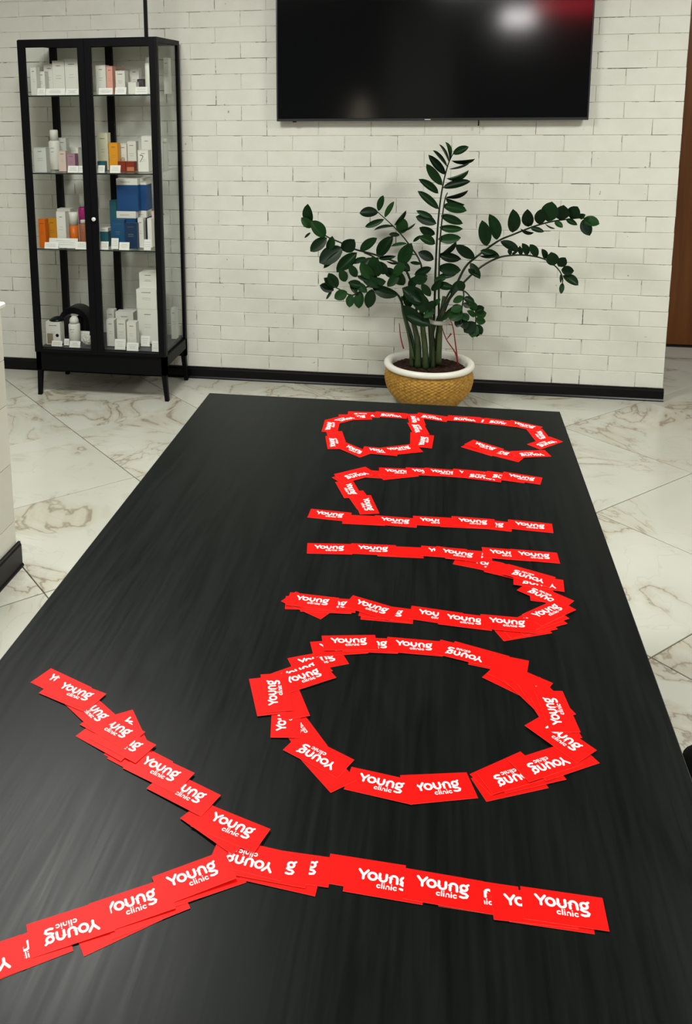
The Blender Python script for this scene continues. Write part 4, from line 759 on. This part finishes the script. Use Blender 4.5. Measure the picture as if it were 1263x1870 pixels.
# ------------------------------------------------------------------ glass cabinet
CX0, CX1, CY0, CY1, CZ = -2.298, -1.510, 4.780, 5.213, 2.027
t = tag(empty('display_cabinet', (0, 0, 0)), 'black metal display cabinet with glass doors and shelves against the brick wall', 'cabinet')
bk = M['black_metal']
bm = bmesh.new(); s = 0.030
box(bm, CX0, CX0+s, CY0, CY0+s, 0.156, CZ); box(bm, CX1-s, CX1, CY0, CY0+s, 0.156, CZ)
box(bm, CX0, CX0+s+0.008, CY1-s, CY1, 0.156, CZ); box(bm, CX1-s+0.012, CX1, CY1-s, CY1, 0.156, CZ)
for y0, y1 in ((CY0, CY0+s), (CY1-s, CY1)): box(bm, CX0+s, CX1-s, y0, y1, CZ-0.026, CZ)
for x0, x1 in ((CX0, CX0+s-0.008), (CX1-s+0.008, CX1)): box(bm, x0, x1, CY0+s, CY1-s, CZ-0.026, CZ)
box(bm, CX0, CX1, CY0, CY0+s, 0.156, 0.265); box(bm, CX0, CX1, CY1-s, CY1, 0.156, 0.265)
for x0, x1 in ((CX0, CX0+0.02), (CX1-0.02, CX1)): box(bm, x0, x1, CY0+s, CY1-s, 0.205, 0.265)
obj('frame', bm, bk, t)
obj('bottom_panel', B(CX0+0.021, CX1-0.021, CY0+s+0.001, CY1-s-0.001, 0.262, 0.2870), mat('dark_panel', (0.02, 0.02, 0.022), 0.35, 0.5), t)
obj('top_glass', sheet([(CX0+0.022, CY0+s, CZ-0.008), (CX1-0.022, CY0+s, CZ-0.008), (CX1-0.022, CY1-s, CZ-0.008), (CX0+0.022, CY1-s, CZ-0.008)]), M['glass'], t)
obj('centre_upright', B(-1.952, -1.912, CY1-0.028, CY1-0.003, 0.266, CZ-0.027), bk, t)
for a, b_ in ((0.266, CZ-0.027),):
    for u0, u1 in ((CX0+0.039, -1.953), (-1.911, CX1-0.019)): obj('back_glass', sheet([(u0, CY1-0.015, a), (u1, CY1-0.015, a), (u1, CY1-0.015, b_), (u0, CY1-0.015, b_)]), M['glass'], t)
for x in (CX0+0.008, CX1-0.013): obj('side_glass', sheet([(x, CY0+s, 0.266), (x, CY1-s, 0.266), (x, CY1-s, CZ-0.027), (x, CY0+s, CZ-0.027)]), M['glass'], t)
for z in (1.7235, 1.296, 0.865):
    g_ = obj('glass_shelf', sheet([(CX0+0.024, CY0+0.032, z+0.003), (CX1-0.024, CY0+0.032, z+0.003), (CX1-0.024, CY1-0.035, z+0.003), (CX0+0.024, CY1-0.035, z+0.003)]), M['glass'], t)
    obj('shelf_edge', B(CX0+0.024, CX1-0.024, CY0+0.0295, CY0+0.0318, z-0.0032, z+0.0032), M['glass_edge'], g_)
for x, y, dx in ((CX0+0.002, CY0+0.002, -0.010), (CX1-0.032, CY0+0.002, 0.012), (CX0+0.002, CY1-0.032, -0.010), (CX1-0.032, CY1-0.032, 0.012)):
    bm = bmesh.new(); q = 0.028; q2 = 0.022
    top = [bm.verts.new((x+a*q, y+c_*q, 0.1555)) for a, c_ in ((0, 0), (1, 0), (1, 1), (0, 1))]
    bot = [bm.verts.new((x+dx+0.003+a*q2, y+0.003+c_*q2, 0.001)) for a, c_ in ((0, 0), (1, 0), (1, 1), (0, 1))]
    for i in range(4): bm.faces.new((bot[i], bot[(i+1) % 4], top[(i+1) % 4], top[i]))
    bm.faces.new(top); bm.faces.new(bot[::-1]); bmesh.ops.recalc_face_normals(bm, faces=bm.faces[:])
    obj('leg', bm, bk, t)
for x0, x1, side in ((-2.296, -1.914, 0), (-1.912, -1.512, 1)):
    bm = bmesh.new(); st = 0.042; z0, z1 = 0.268, CZ-0.004; y0, y1 = CY0-0.016, CY0-0.001
    inner = 0.037
    a_, b_ = (st, inner) if side == 0 else (inner, 0.036)
    box(bm, x0, x0+a_, y0, y1, z0, z1); box(bm, x1-b_, x1, y0, y1, z0, z1)
    box(bm, x0+a_, x1-b_, y0, y1, z0, z0+0.020); box(bm, x0+a_, x1-b_, y0, y1, z1-0.040, z1)
    dr = obj('door', bm, bk, t)
    obj('pane', sheet([(x0+a_, y0+0.008, z0+0.020), (x1-b_, y0+0.008, z0+0.020), (x1-b_, y0+0.008, z1-0.040), (x0+a_, y0+0.008, z1-0.040)]), M['glass'], dr)
    if side:
        bm = bmesh.new(); lathe(bm, [(0.004, 0), (0.004, 0.008), (0.011, 0.010), (0.012, 0.018), (0.008, 0.021)], 16)
        bmesh.ops.rotate(bm, matrix=Matrix.Rotation(math.pi/2, 3, 'X'), verts=bm.verts[:]); bmesh.ops.translate(bm, vec=(x0+0.019, y0-0.0005, 1.05), verts=bm.verts[:])
        obj('knob', bm, M['knob'], dr, True)
bm = bmesh.new(); box(bm, -1.582, -1.564, 4.80, 4.818, CZ+0.001, 2.998, bev=0.002)
tag(obj('ceiling_pole', bm, bk), 'thin black pole rising from the glass cabinet to the ceiling', 'pole')

# ------------------------------------------------------------------ goods on the shelves
SHELF = {1: 'goods on the top shelf', 2: 'goods on the second shelf', 3: 'goods on the third shelf', 4: 'goods on the bottom shelf'}
rg = random.Random(3)
def print_rows(x0, x1, z0, z1, y, parent, n, m_='ink', h=0.0022):
    bm = bmesh.new()
    for k in range(n):
        z = z1-(z1-z0)*(k+0.5)/n; L_ = (x1-x0)*rg.uniform(0.55, 1.0); x = (x0+x1-L_)/2; xe = x+L_
        while x < xe:
            wd = min(rg.uniform(0.003, 0.008), xe-x)
            box(bm, x, x+wd, y-0.0004, y, z-h/2, z+h/2); x += wd+0.0016
    return obj('print', bm, M[m_], parent)
for shape, col, name, label, x0, x1, z0, z1, y, dp, sh in GOODS:
    cx = (x0+x1)/2; wd = x1-x0; h = z1-z0
    t = tag(empty(name, (cx, y, z0+0.0004)), label, {'carton': 'box', 'price_card': 'price tag', 'plastic_bag': 'bag'}.get(name, name), SHELF[sh])
    if shape == 'card':
        bm = bmesh.new(); th_ = 0.0016; lean = 0.012
        for s_ in (0, 1):
            vs = [(-wd/2, 0.001 + s_*th_, 0), (wd/2, 0.001 + s_*th_, 0), (wd/2, lean+s_*th_, h), (-wd/2, lean+s_*th_, h)]
            vv = [bm.verts.new(v_) for v_ in vs]; bm.faces.new(vv if not s_ else vv[::-1])
        bm.verts.ensure_lookup_table()
        for i in range(4): bm.faces.new((bm.verts[i], bm.verts[(i+1) % 4], bm.verts[4+(i+1) % 4], bm.verts[4+i]))
        bmesh.ops.recalc_face_normals(bm, faces=bm.faces[:])
        obj('front_leaf', bm, M['paper'], t)
        obj('foot', B(-wd/2, wd/2, 0.004, 0.022, 0, 0.0015), M['paper'], t)
        p_ = print_rows(-wd*0.4, wd*0.4, h*0.25, h*0.85, 0.0, t, 3, 'ink', 0.0012)
        p_.rotation_euler = (-math.atan2(lean-0.001, h), 0, 0); p_.location = (0, 0.0008, 0)
    elif shape in ('box', 'blue'):
        mt = M['g_'+col]
        if shape == 'blue':
            bh = max(0.022, h*0.2)
            obj('sleeve', B(-wd/2, wd/2, 0, dp, 0, h-bh, bev=0.0012), mt, t)
            obj('white_band', B(-wd/2, wd/2, -0.0004, dp+0.0004, h-bh+0.0003, h, bev=0.0012), M['g_white'], t)
            print_rows(-wd*0.35, wd*0.2, h-bh*0.75, h-bh*0.3, -0.0004, t, 1)
        else:
            obj('body', B(-wd/2, wd/2, 0, dp, 0, h-0.004, bev=0.0012), mt, t)
            obj('lid', B(-wd/2-0.0003, wd/2+0.0003, -0.0003, dp+0.0003, h-0.0037, h, bev=0.0010), M['black_metal'] if col == 'dark' else mt, t)
            if wd > 0.03 and h > 0.07 and col not in ('grey',):
                print_rows(-wd*0.28, wd*0.28, h*0.80, h*0.90, 0.0, t, 1, 'ink', 0.004)
                print_rows(-wd*0.22, wd*0.22, h*0.45, h*0.6, 0.0, t, 2, 'ink' if rg.random() < 0.5 else 'g_grey', 0.0016)
            if 'black dot' in label:
                bm = bmesh.new(); lathe(bm, [(0.010, -0.001), (0.010, 0.0)], 20); bmesh.ops.rotate(bm, matrix=Matrix.Rotation(math.pi/2, 3, 'X'), verts=bm.verts[:])
                bmesh.ops.translate(bm, vec=(wd*0.28, -0.001, h*0.42), verts=bm.verts[:]); obj('dot', bm, M['black_metal'], t)
                obj('picture', B(-wd*0.42, -wd*0.02, -0.0006, 0, h*0.05, h*0.5), mat('brown_print', (0.25, 0.20, 0.14), 0.6), t)
            if 'round mark' in label and 'right of' not in label:
                bm = bmesh.new(); lathe(bm, [(0.013, -0.0006), (0.013, 0.0)], 20); bmesh.ops.rotate(bm, matrix=Matrix.Rotation(math.pi/2, 3, 'X'), verts=bm.verts[:])
                bmesh.ops.translate(bm, vec=(0, -0.001, h*0.4), verts=bm.verts[:]); obj('round_mark', bm, mat('tan_print', (0.40, 0.35, 0.24), 0.6), t)
            if 'brown stroke' in label:
                bm = bmesh.new(); tube(bm, [(-wd*0.3, -0.0012, h*0.45), (-wd*0.1, -0.0012, h*0.62), (0, -0.0012, h*0.74), (-wd*0.3, -0.0012, h*0.78)], 0.001, 0.002, 6); obj('brown_mark', bm, mat('brown_stroke', (0.12, 0.09, 0.05), 0.6), t)
            if 'copper patch' in label:
                obj('patch', B(-wd*0.35, wd*0.45, -0.0006, 0, h*0.05, h*0.45), mat('copper_patch', (0.45, 0.17, 0.08), 0.5), t)
    elif shape in ('bottle', 'tube'):
        R_ = min(wd/2, 0.034); cap = 0.26 if 'cap' in label else 0.14; hb = h*(1-cap); mt = M['g_'+col]
        cp = M['g_pale'] if col in ('magenta', 'copper') else M['g_white']
        if shape == 'tube':
            bm = bmesh.new()
            lathe(bm, [(R_*0.8, 0), (R_*0.85, 0.008), (R_, 0.012), (R_, h*0.60)], 20, 0, R_); obj('body', bm, mt, t, True)
            bm = bmesh.new(); lathe(bm, [(R_, h*0.603), (R_*1.02, h*0.85), (R_*1.05, h)], 20, 0, R_); obj('upper_half', bm, cp, t, True)
        else:
            bm = bmesh.new(); lathe(bm, [(R_*0.92, 0), (R_, 0.004), (R_, hb*0.93), (R_*0.85, hb*0.98), (R_*0.5, hb)], 20, 0, R_); obj('body', bm, mt, t, True)
            bm = bmesh.new(); cr = R_*(0.72 if col in ('magenta', 'copper', 'white') else 0.9)
            prof = [(cr, hb+0.0004), (cr, h-0.006), (cr*0.85, h-0.001), (cr*0.3, h)] if 'domed' not in label else [(cr*1.1, hb+0.0004), (cr*1.1, hb+h*cap*0.4), (cr*0.9, h-h*cap*0.25), (cr*0.4, h)]
            lathe(bm, prof, 20, 0, R_); obj('cap', bm, cp, t, True)
            if wd > 0.04: print_rows(-R_*0.4, R_*0.4, hb*0.55, hb*0.8, -0.0004, t, 2)
    else:
        bm = bmesh.new(); bmesh.ops.create_icosphere(bm, subdivisions=4, radius=1.0)
        from mathutils import noise as mn
        for v_ in bm.verts:
            k = 1+0.28*mn.noise(v_.co*2.6)+0.12*mn.noise(v_.co*7)
            v_.co = Vector((v_.co.x*wd/2*k*0.9, dp/2+v_.co.y*dp/2*k*0.75, max(0.0, (v_.co.z+0.9)*0.030*k)))
        obj('pouch', bm, M['film'], t)
# black arched hood on the bottom shelf
t = tag(empty('arched_hood', (-2.150, 5.0, 0.289)), 'black arched hood standing behind the bottles on the bottom shelf', 'hood', SHELF[4])
bm = bmesh.new()
o_pts = arc(0, 0.085, 0.098, 0.090, 0, 180, 18); i_pts = arc(0.0, 0.080, 0.074, 0.060, 0, 180, 18)
o_pts = [(0.098, 0.0)]+o_pts+[(-0.098, 0.0)]; i_pts = [(0.074, 0.0)]+i_pts+[(-0.074, 0.0)]
o_pts = [(a, c_*1.1) for a, c_ in o_pts]; i_pts = [(a, c_*1.1) for a, c_ in i_pts]
rows = []
for (yo) in (0.0, 0.11):
    rows.append(([bm.verts.new((a, yo, c_)) for a, c_ in o_pts], [bm.verts.new((a, yo, c_)) for a, c_ in i_pts]))
(o0, i0), (o1, i1) = rows
for k in range(len(o0)-1):
    bm.faces.new((o0[k], o0[k+1], i0[k+1], i0[k])); bm.faces.new((o1[k+1], o1[k], i1[k], i1[k+1]))
    bm.faces.new((o0[k+1], o0[k], o1[k], o1[k+1])); bm.faces.new((i0[k], i0[k+1], i1[k+1], i1[k]))
bm.faces.new((o0[0], i0[0], i1[0], o1[0])); bm.faces.new((o0[-1], o1[-1], i1[-1], i0[-1])); bmesh.ops.recalc_face_normals(bm, faces=bm.faces[:])
obj('shell', bm, M['black_gloss'], t)
obj('inner_body', B(0.0, 0.045, 0.03, 0.09, 0, 0.132, bev=0.01), M['black_metal'], t)
bm = bmesh.new(); tube(bm, [(-0.04, 0.05, 0.125), (-0.03, 0.05, 0.06), (-0.035, 0.05, 0.008)], 0.010, 0.012, 8); obj('strut', bm, M['black_metal'], t, True)
t = tag(empty('round_lid', (-2.155, 4.935, 0.4275)), 'flat black lid lying on the carton with the black dot', 'lid', SHELF[4])
bm = bmesh.new(); lathe(bm, [(0.046, 0.0), (0.046, 0.004), (0.034, 0.014), (0.018, 0.021), (0.004, 0.023)], 28); t.location = (-2.209, 4.899, 0.4265)
obj('dome', bm, M['black_gloss'], t, True)

# ------------------------------------------------------------------ potted plant
t = tag(empty('potted_plant', (-0.05, 4.98, 0)), 'tall dark green potted plant with arching stems in a wicker basket pot', 'plant')
def PL(name, bm, m_, smooth=False):
    o = obj(name, bm, m_, t, smooth); o.matrix_parent_inverse = Matrix.Translation((0.05, -4.98, 0)); return o
bm = bmesh.new(); n = 168; rings = []
prof = [(0.150, 0.002), (0.172, 0.03), (0.205, 0.065), (0.228, 0.10), (0.240, 0.14), (0.243, 0.17), (0.238, 0.20), (0.228, 0.226)]
prs = smooth_path([(r, 0, z) for r, z in prof], 7)
for q, p_ in enumerate(prs):
    ring = []
    for i in range(n):
        a = 2*math.pi*i/n; wv = 0.0022*(math.sin(q*math.pi*0.5)*(1 if (i//2) % 2 else -1))+0.001*math.sin(i*math.pi/2)
        r = p_.x+wv; ring.append(bm.verts.new((-0.05+r*math.cos(a), 4.98+r*math.sin(a), p_.z)))
    rings.append(ring)
for a, c_ in zip(rings, rings[1:]):
    for i in range(n): bm.faces.new((a[i], a[(i+1) % n], c_[(i+1) % n], c_[i]))
bm.faces.new(rings[0][::-1])
PL('basket_pot', bm, M['wicker'])
bm = bmesh.new(); rp = [(0.226, 0.222), (0.243, 0.224), (0.249, 0.236), (0.246, 0.250), (0.232, 0.256), (0.214, 0.250), (0.207, 0.235), (0.205, 0.205)]
rr = [[bm.verts.new((-0.05+r*math.cos(2*math.pi*i/64), 4.98+r*math.sin(2*math.pi*i/64), z)) for i in range(64)] for r, z in rp]
for a, c_ in zip(rr, rr[1:]):
    for i in range(64): bm.faces.new((a[i], a[(i+1) % 64], c_[(i+1) % 64], c_[i]))
PL('pot_rim', bm, M['ceramic'], True)
bm = bmesh.new(); bmesh.ops.create_grid(bm, x_segments=40, y_segments=40, size=0.21)
rs = random.Random(5)
for v_ in list(bm.verts):
    if v_.co.xy.length > 0.209: bm.verts.remove(v_)
for v_ in bm.verts: v_.co = Vector((v_.co.x-0.05, v_.co.y+4.98, 0.212+rs.uniform(0, 0.006)+0.012*(1-(v_.co.xy.length/0.21)**2)))
PL('soil', bm, M['soil'])
for pts, a, c_ in STALKS:
    bm = bmesh.new(); tube(bm, pts, a, c_, 10); PL('stalk', bm, M['stalk'], True)
for pts, a, c_ in STEMS:
    bm = bmesh.new(); tube(bm, pts, a*0.75, c_, 8); PL('stem', bm, M['stem'], True)
for pts in TWIGS:
    bm = bmesh.new(); tube(bm, pts, 0.0042, 0.0022, 6); PL('twig', bm, M['twig'], True)
for pts in TWIG_BUDS:
    bm = bmesh.new(); tube(bm, pts, 0.0018, 0.0052, 6, 1); PL('twig_bud', bm, M['twig'], True)
# pale band tying the stalks
bm = bmesh.new(); ctr = Vector((0.003, 4.935, 0.497)); k = 28; rr = []
for rad, z in ((1.0, -0.011), (1.04, 0.0), (1.0, 0.012)):
    rr.append([bm.verts.new((ctr.x+0.056*rad*math.cos(2*math.pi*i/k), ctr.y+0.062*rad*math.sin(2*math.pi*i/k), ctr.z+z)) for i in range(k)])
for a, c_ in zip(rr, rr[1:]):
    for i in range(k): bm.faces.new((a[i], a[(i+1) % k], c_[(i+1) % k], c_[i]))
bmesh.ops.solidify(bm, geom=bm.faces[:], thickness=0.0015)
PL('tie_band', bm, M['paper'], True)
# leaves: three shared blades, each scaled
def leaf_mesh(fold, bend):
    bm = bmesh.new(); N = 9; rows = []
    for i in range(N+1):
        u = i/N; wd = 0.5*(math.sin(math.pi*min(1, u**1.02))**0.62) if 0 < i < N else 0.012
        z = -bend*4*(u-0.5)**2+bend
        rows.append([bm.verts.new((u, s_*wd, z+abs(s_)*wd*fold)) for s_ in (-1, -0.5, 0, 0.5, 1)])
    for a, c_ in zip(rows, rows[1:]):
        for k in range(4): bm.faces.new((a[k], c_[k], c_[k+1], a[k+1]))
    me = bpy.data.meshes.new('leaf'); bm.to_mesh(me); bm.free(); me.materials.append(M['leaf'])
    for f in me.polygons: f.use_smooth = True
    return me
LM = [leaf_mesh(0.25, 0.03), leaf_mesh(0.4, 0.05), leaf_mesh(0.15, 0.015)]
eye = Vector((0, 0, EYE)); rl = random.Random(11)
for bs, tp, wr in LEAVES:
    bs = Vector(bs); tp = Vector(tp); d_ = (tp-bs)*1.12; L_ = d_.length; d_.normalize()
    face = Vector((0, -1, 0.25))+Vector((rl.uniform(-.35, .35), 0, rl.uniform(-.3, .35)))
    e_ = face.cross(d_).normalized(); n_ = d_.cross(e_).normalized()
    if wr < 0.24:                      # leaves seen edge-on: same blade, turned
        e_, n_ = (e_*0.35+n_*0.94).normalized(), None
        n_ = d_.cross(e_).normalized()
        wd = L_*0.45
    else: wd = L_*wr*1.08
    mw = Matrix((d_*L_, e_*wd, n_*L_*0.8)).transposed().to_4x4(); mw.translation = bs
    o = bpy.data.objects.new('leaf', rl.choice(LM)); COL.objects.link(o); o.parent = t
    o.matrix_parent_inverse = Matrix.Translation((0.05, -4.98, 0)); o.matrix_basis = mw

# ------------------------------------------------------------------ reception counter on the left
t = tag(empty('reception_counter', (-1.515, 2.9, 0)), 'cream tiled reception counter with a white top at the left edge', 'counter')
def RC(name, bm, m_):
    o = obj(name, bm, m_, t); o.matrix_parent_inverse = Matrix.Translation((1.515, -2.9, 0)); return o
RC('core', B(-2.1, -1.522, 0.3, 2.888, 0.001, 0.999), M['grout'])
for z0, z1 in ((0.002, 0.185), (0.187, 0.4075), (0.4095, 0.632), (0.634, 0.80), (0.802, 0.998)):
    for y0, y1 in ((0.3, 1.15), (1.152, 2.02), (2.022, 2.894)):
        RC('wall_tile', B(-1.5215, -1.515, y0, y1, z0, z1, bev=0.001), M['wall_tile'])
    RC('wall_tile', B(-2.1, -1.523, 2.8885, 2.894, z0, z1, bev=0.001), M['wall_tile'])
RC('counter_top', B(-2.14, -1.478, 0.25, 2.865, 1.0, 1.022, bev=0.006), M['ceramic'])
o = skirting('kick_board', 0.3, 2.91, -1.5148, 0.098, 'y', t, 1); o.matrix_parent_inverse = Matrix.Translation((1.515, -2.9, 0))

# ------------------------------------------------------------------ stool at the right table edge
t = tag(empty('padded_stool', (0.655, 1.42, 0)), 'square black padded stool beside the right edge of the table', 'stool')
bm = bmesh.new()
def rsq(h_, r_, z_): return [bm.verts.new((sx_*(h_-r_)+r_*math.cos(math.radians(a_)), sy_*(h_-r_)+r_*math.sin(math.radians(a_)), z_)) for sx_, sy_, s0 in ((1, 1, 0), (-1, 1, 90), (-1, -1, 180), (1, -1, 270)) for a_ in range(s0, s0+91, 15)]
rr = [rsq(0.17, 0.04, 0.47), rsq(0.195, 0.05, 0.475), rsq(0.205, 0.055, 0.50), rsq(0.203, 0.055, 0.53), rsq(0.185, 0.05, 0.55), rsq(0.12, 0.04, 0.556)]
for p_, q_ in zip(rr, rr[1:]):
    for i in range(len(p_)): bm.faces.new((p_[i], p_[(i+1) % len(p_)], q_[(i+1) % len(p_)], q_[i]))
bm.faces.new(rr[0][::-1]); bm.faces.new(rr[-1])
obj('seat', bm, M['fabric'], t, True)
bm = bmesh.new(); lathe(bm, [(0.025, 0.09), (0.025, 0.30), (0.018, 0.305), (0.018, 0.46), (0.08, 0.469)], 20); obj('pole', bm, M['black_metal'], t, True)
for k in range(5):
    a = 2*math.pi*k/5+0.3; bm = bmesh.new(); tube(bm, [(0.022*math.cos(a), 0.022*math.sin(a), 0.11), (0.12*math.cos(a), 0.12*math.sin(a), 0.085), (0.225*math.cos(a), 0.225*math.sin(a), 0.058)], 0.016, 0.011, 8, 3)
    lg = obj('leg', bm, M['black_metal'], t, True)
    bm = bmesh.new(); lathe(bm, [(0.022, -0.008), (0.024, 0.0), (0.022, 0.008)], 18); bmesh.ops.rotate(bm, matrix=Matrix.Rotation(math.pi/2, 3, 'X') @ Matrix.Rotation(0, 3, 'Y'), verts=bm.verts[:])
    bmesh.ops.translate(bm, vec=(0.225*math.cos(a), 0.225*math.sin(a), 0.0255), verts=bm.verts[:]); obj('caster', bm, M['black_gloss'], lg, True)
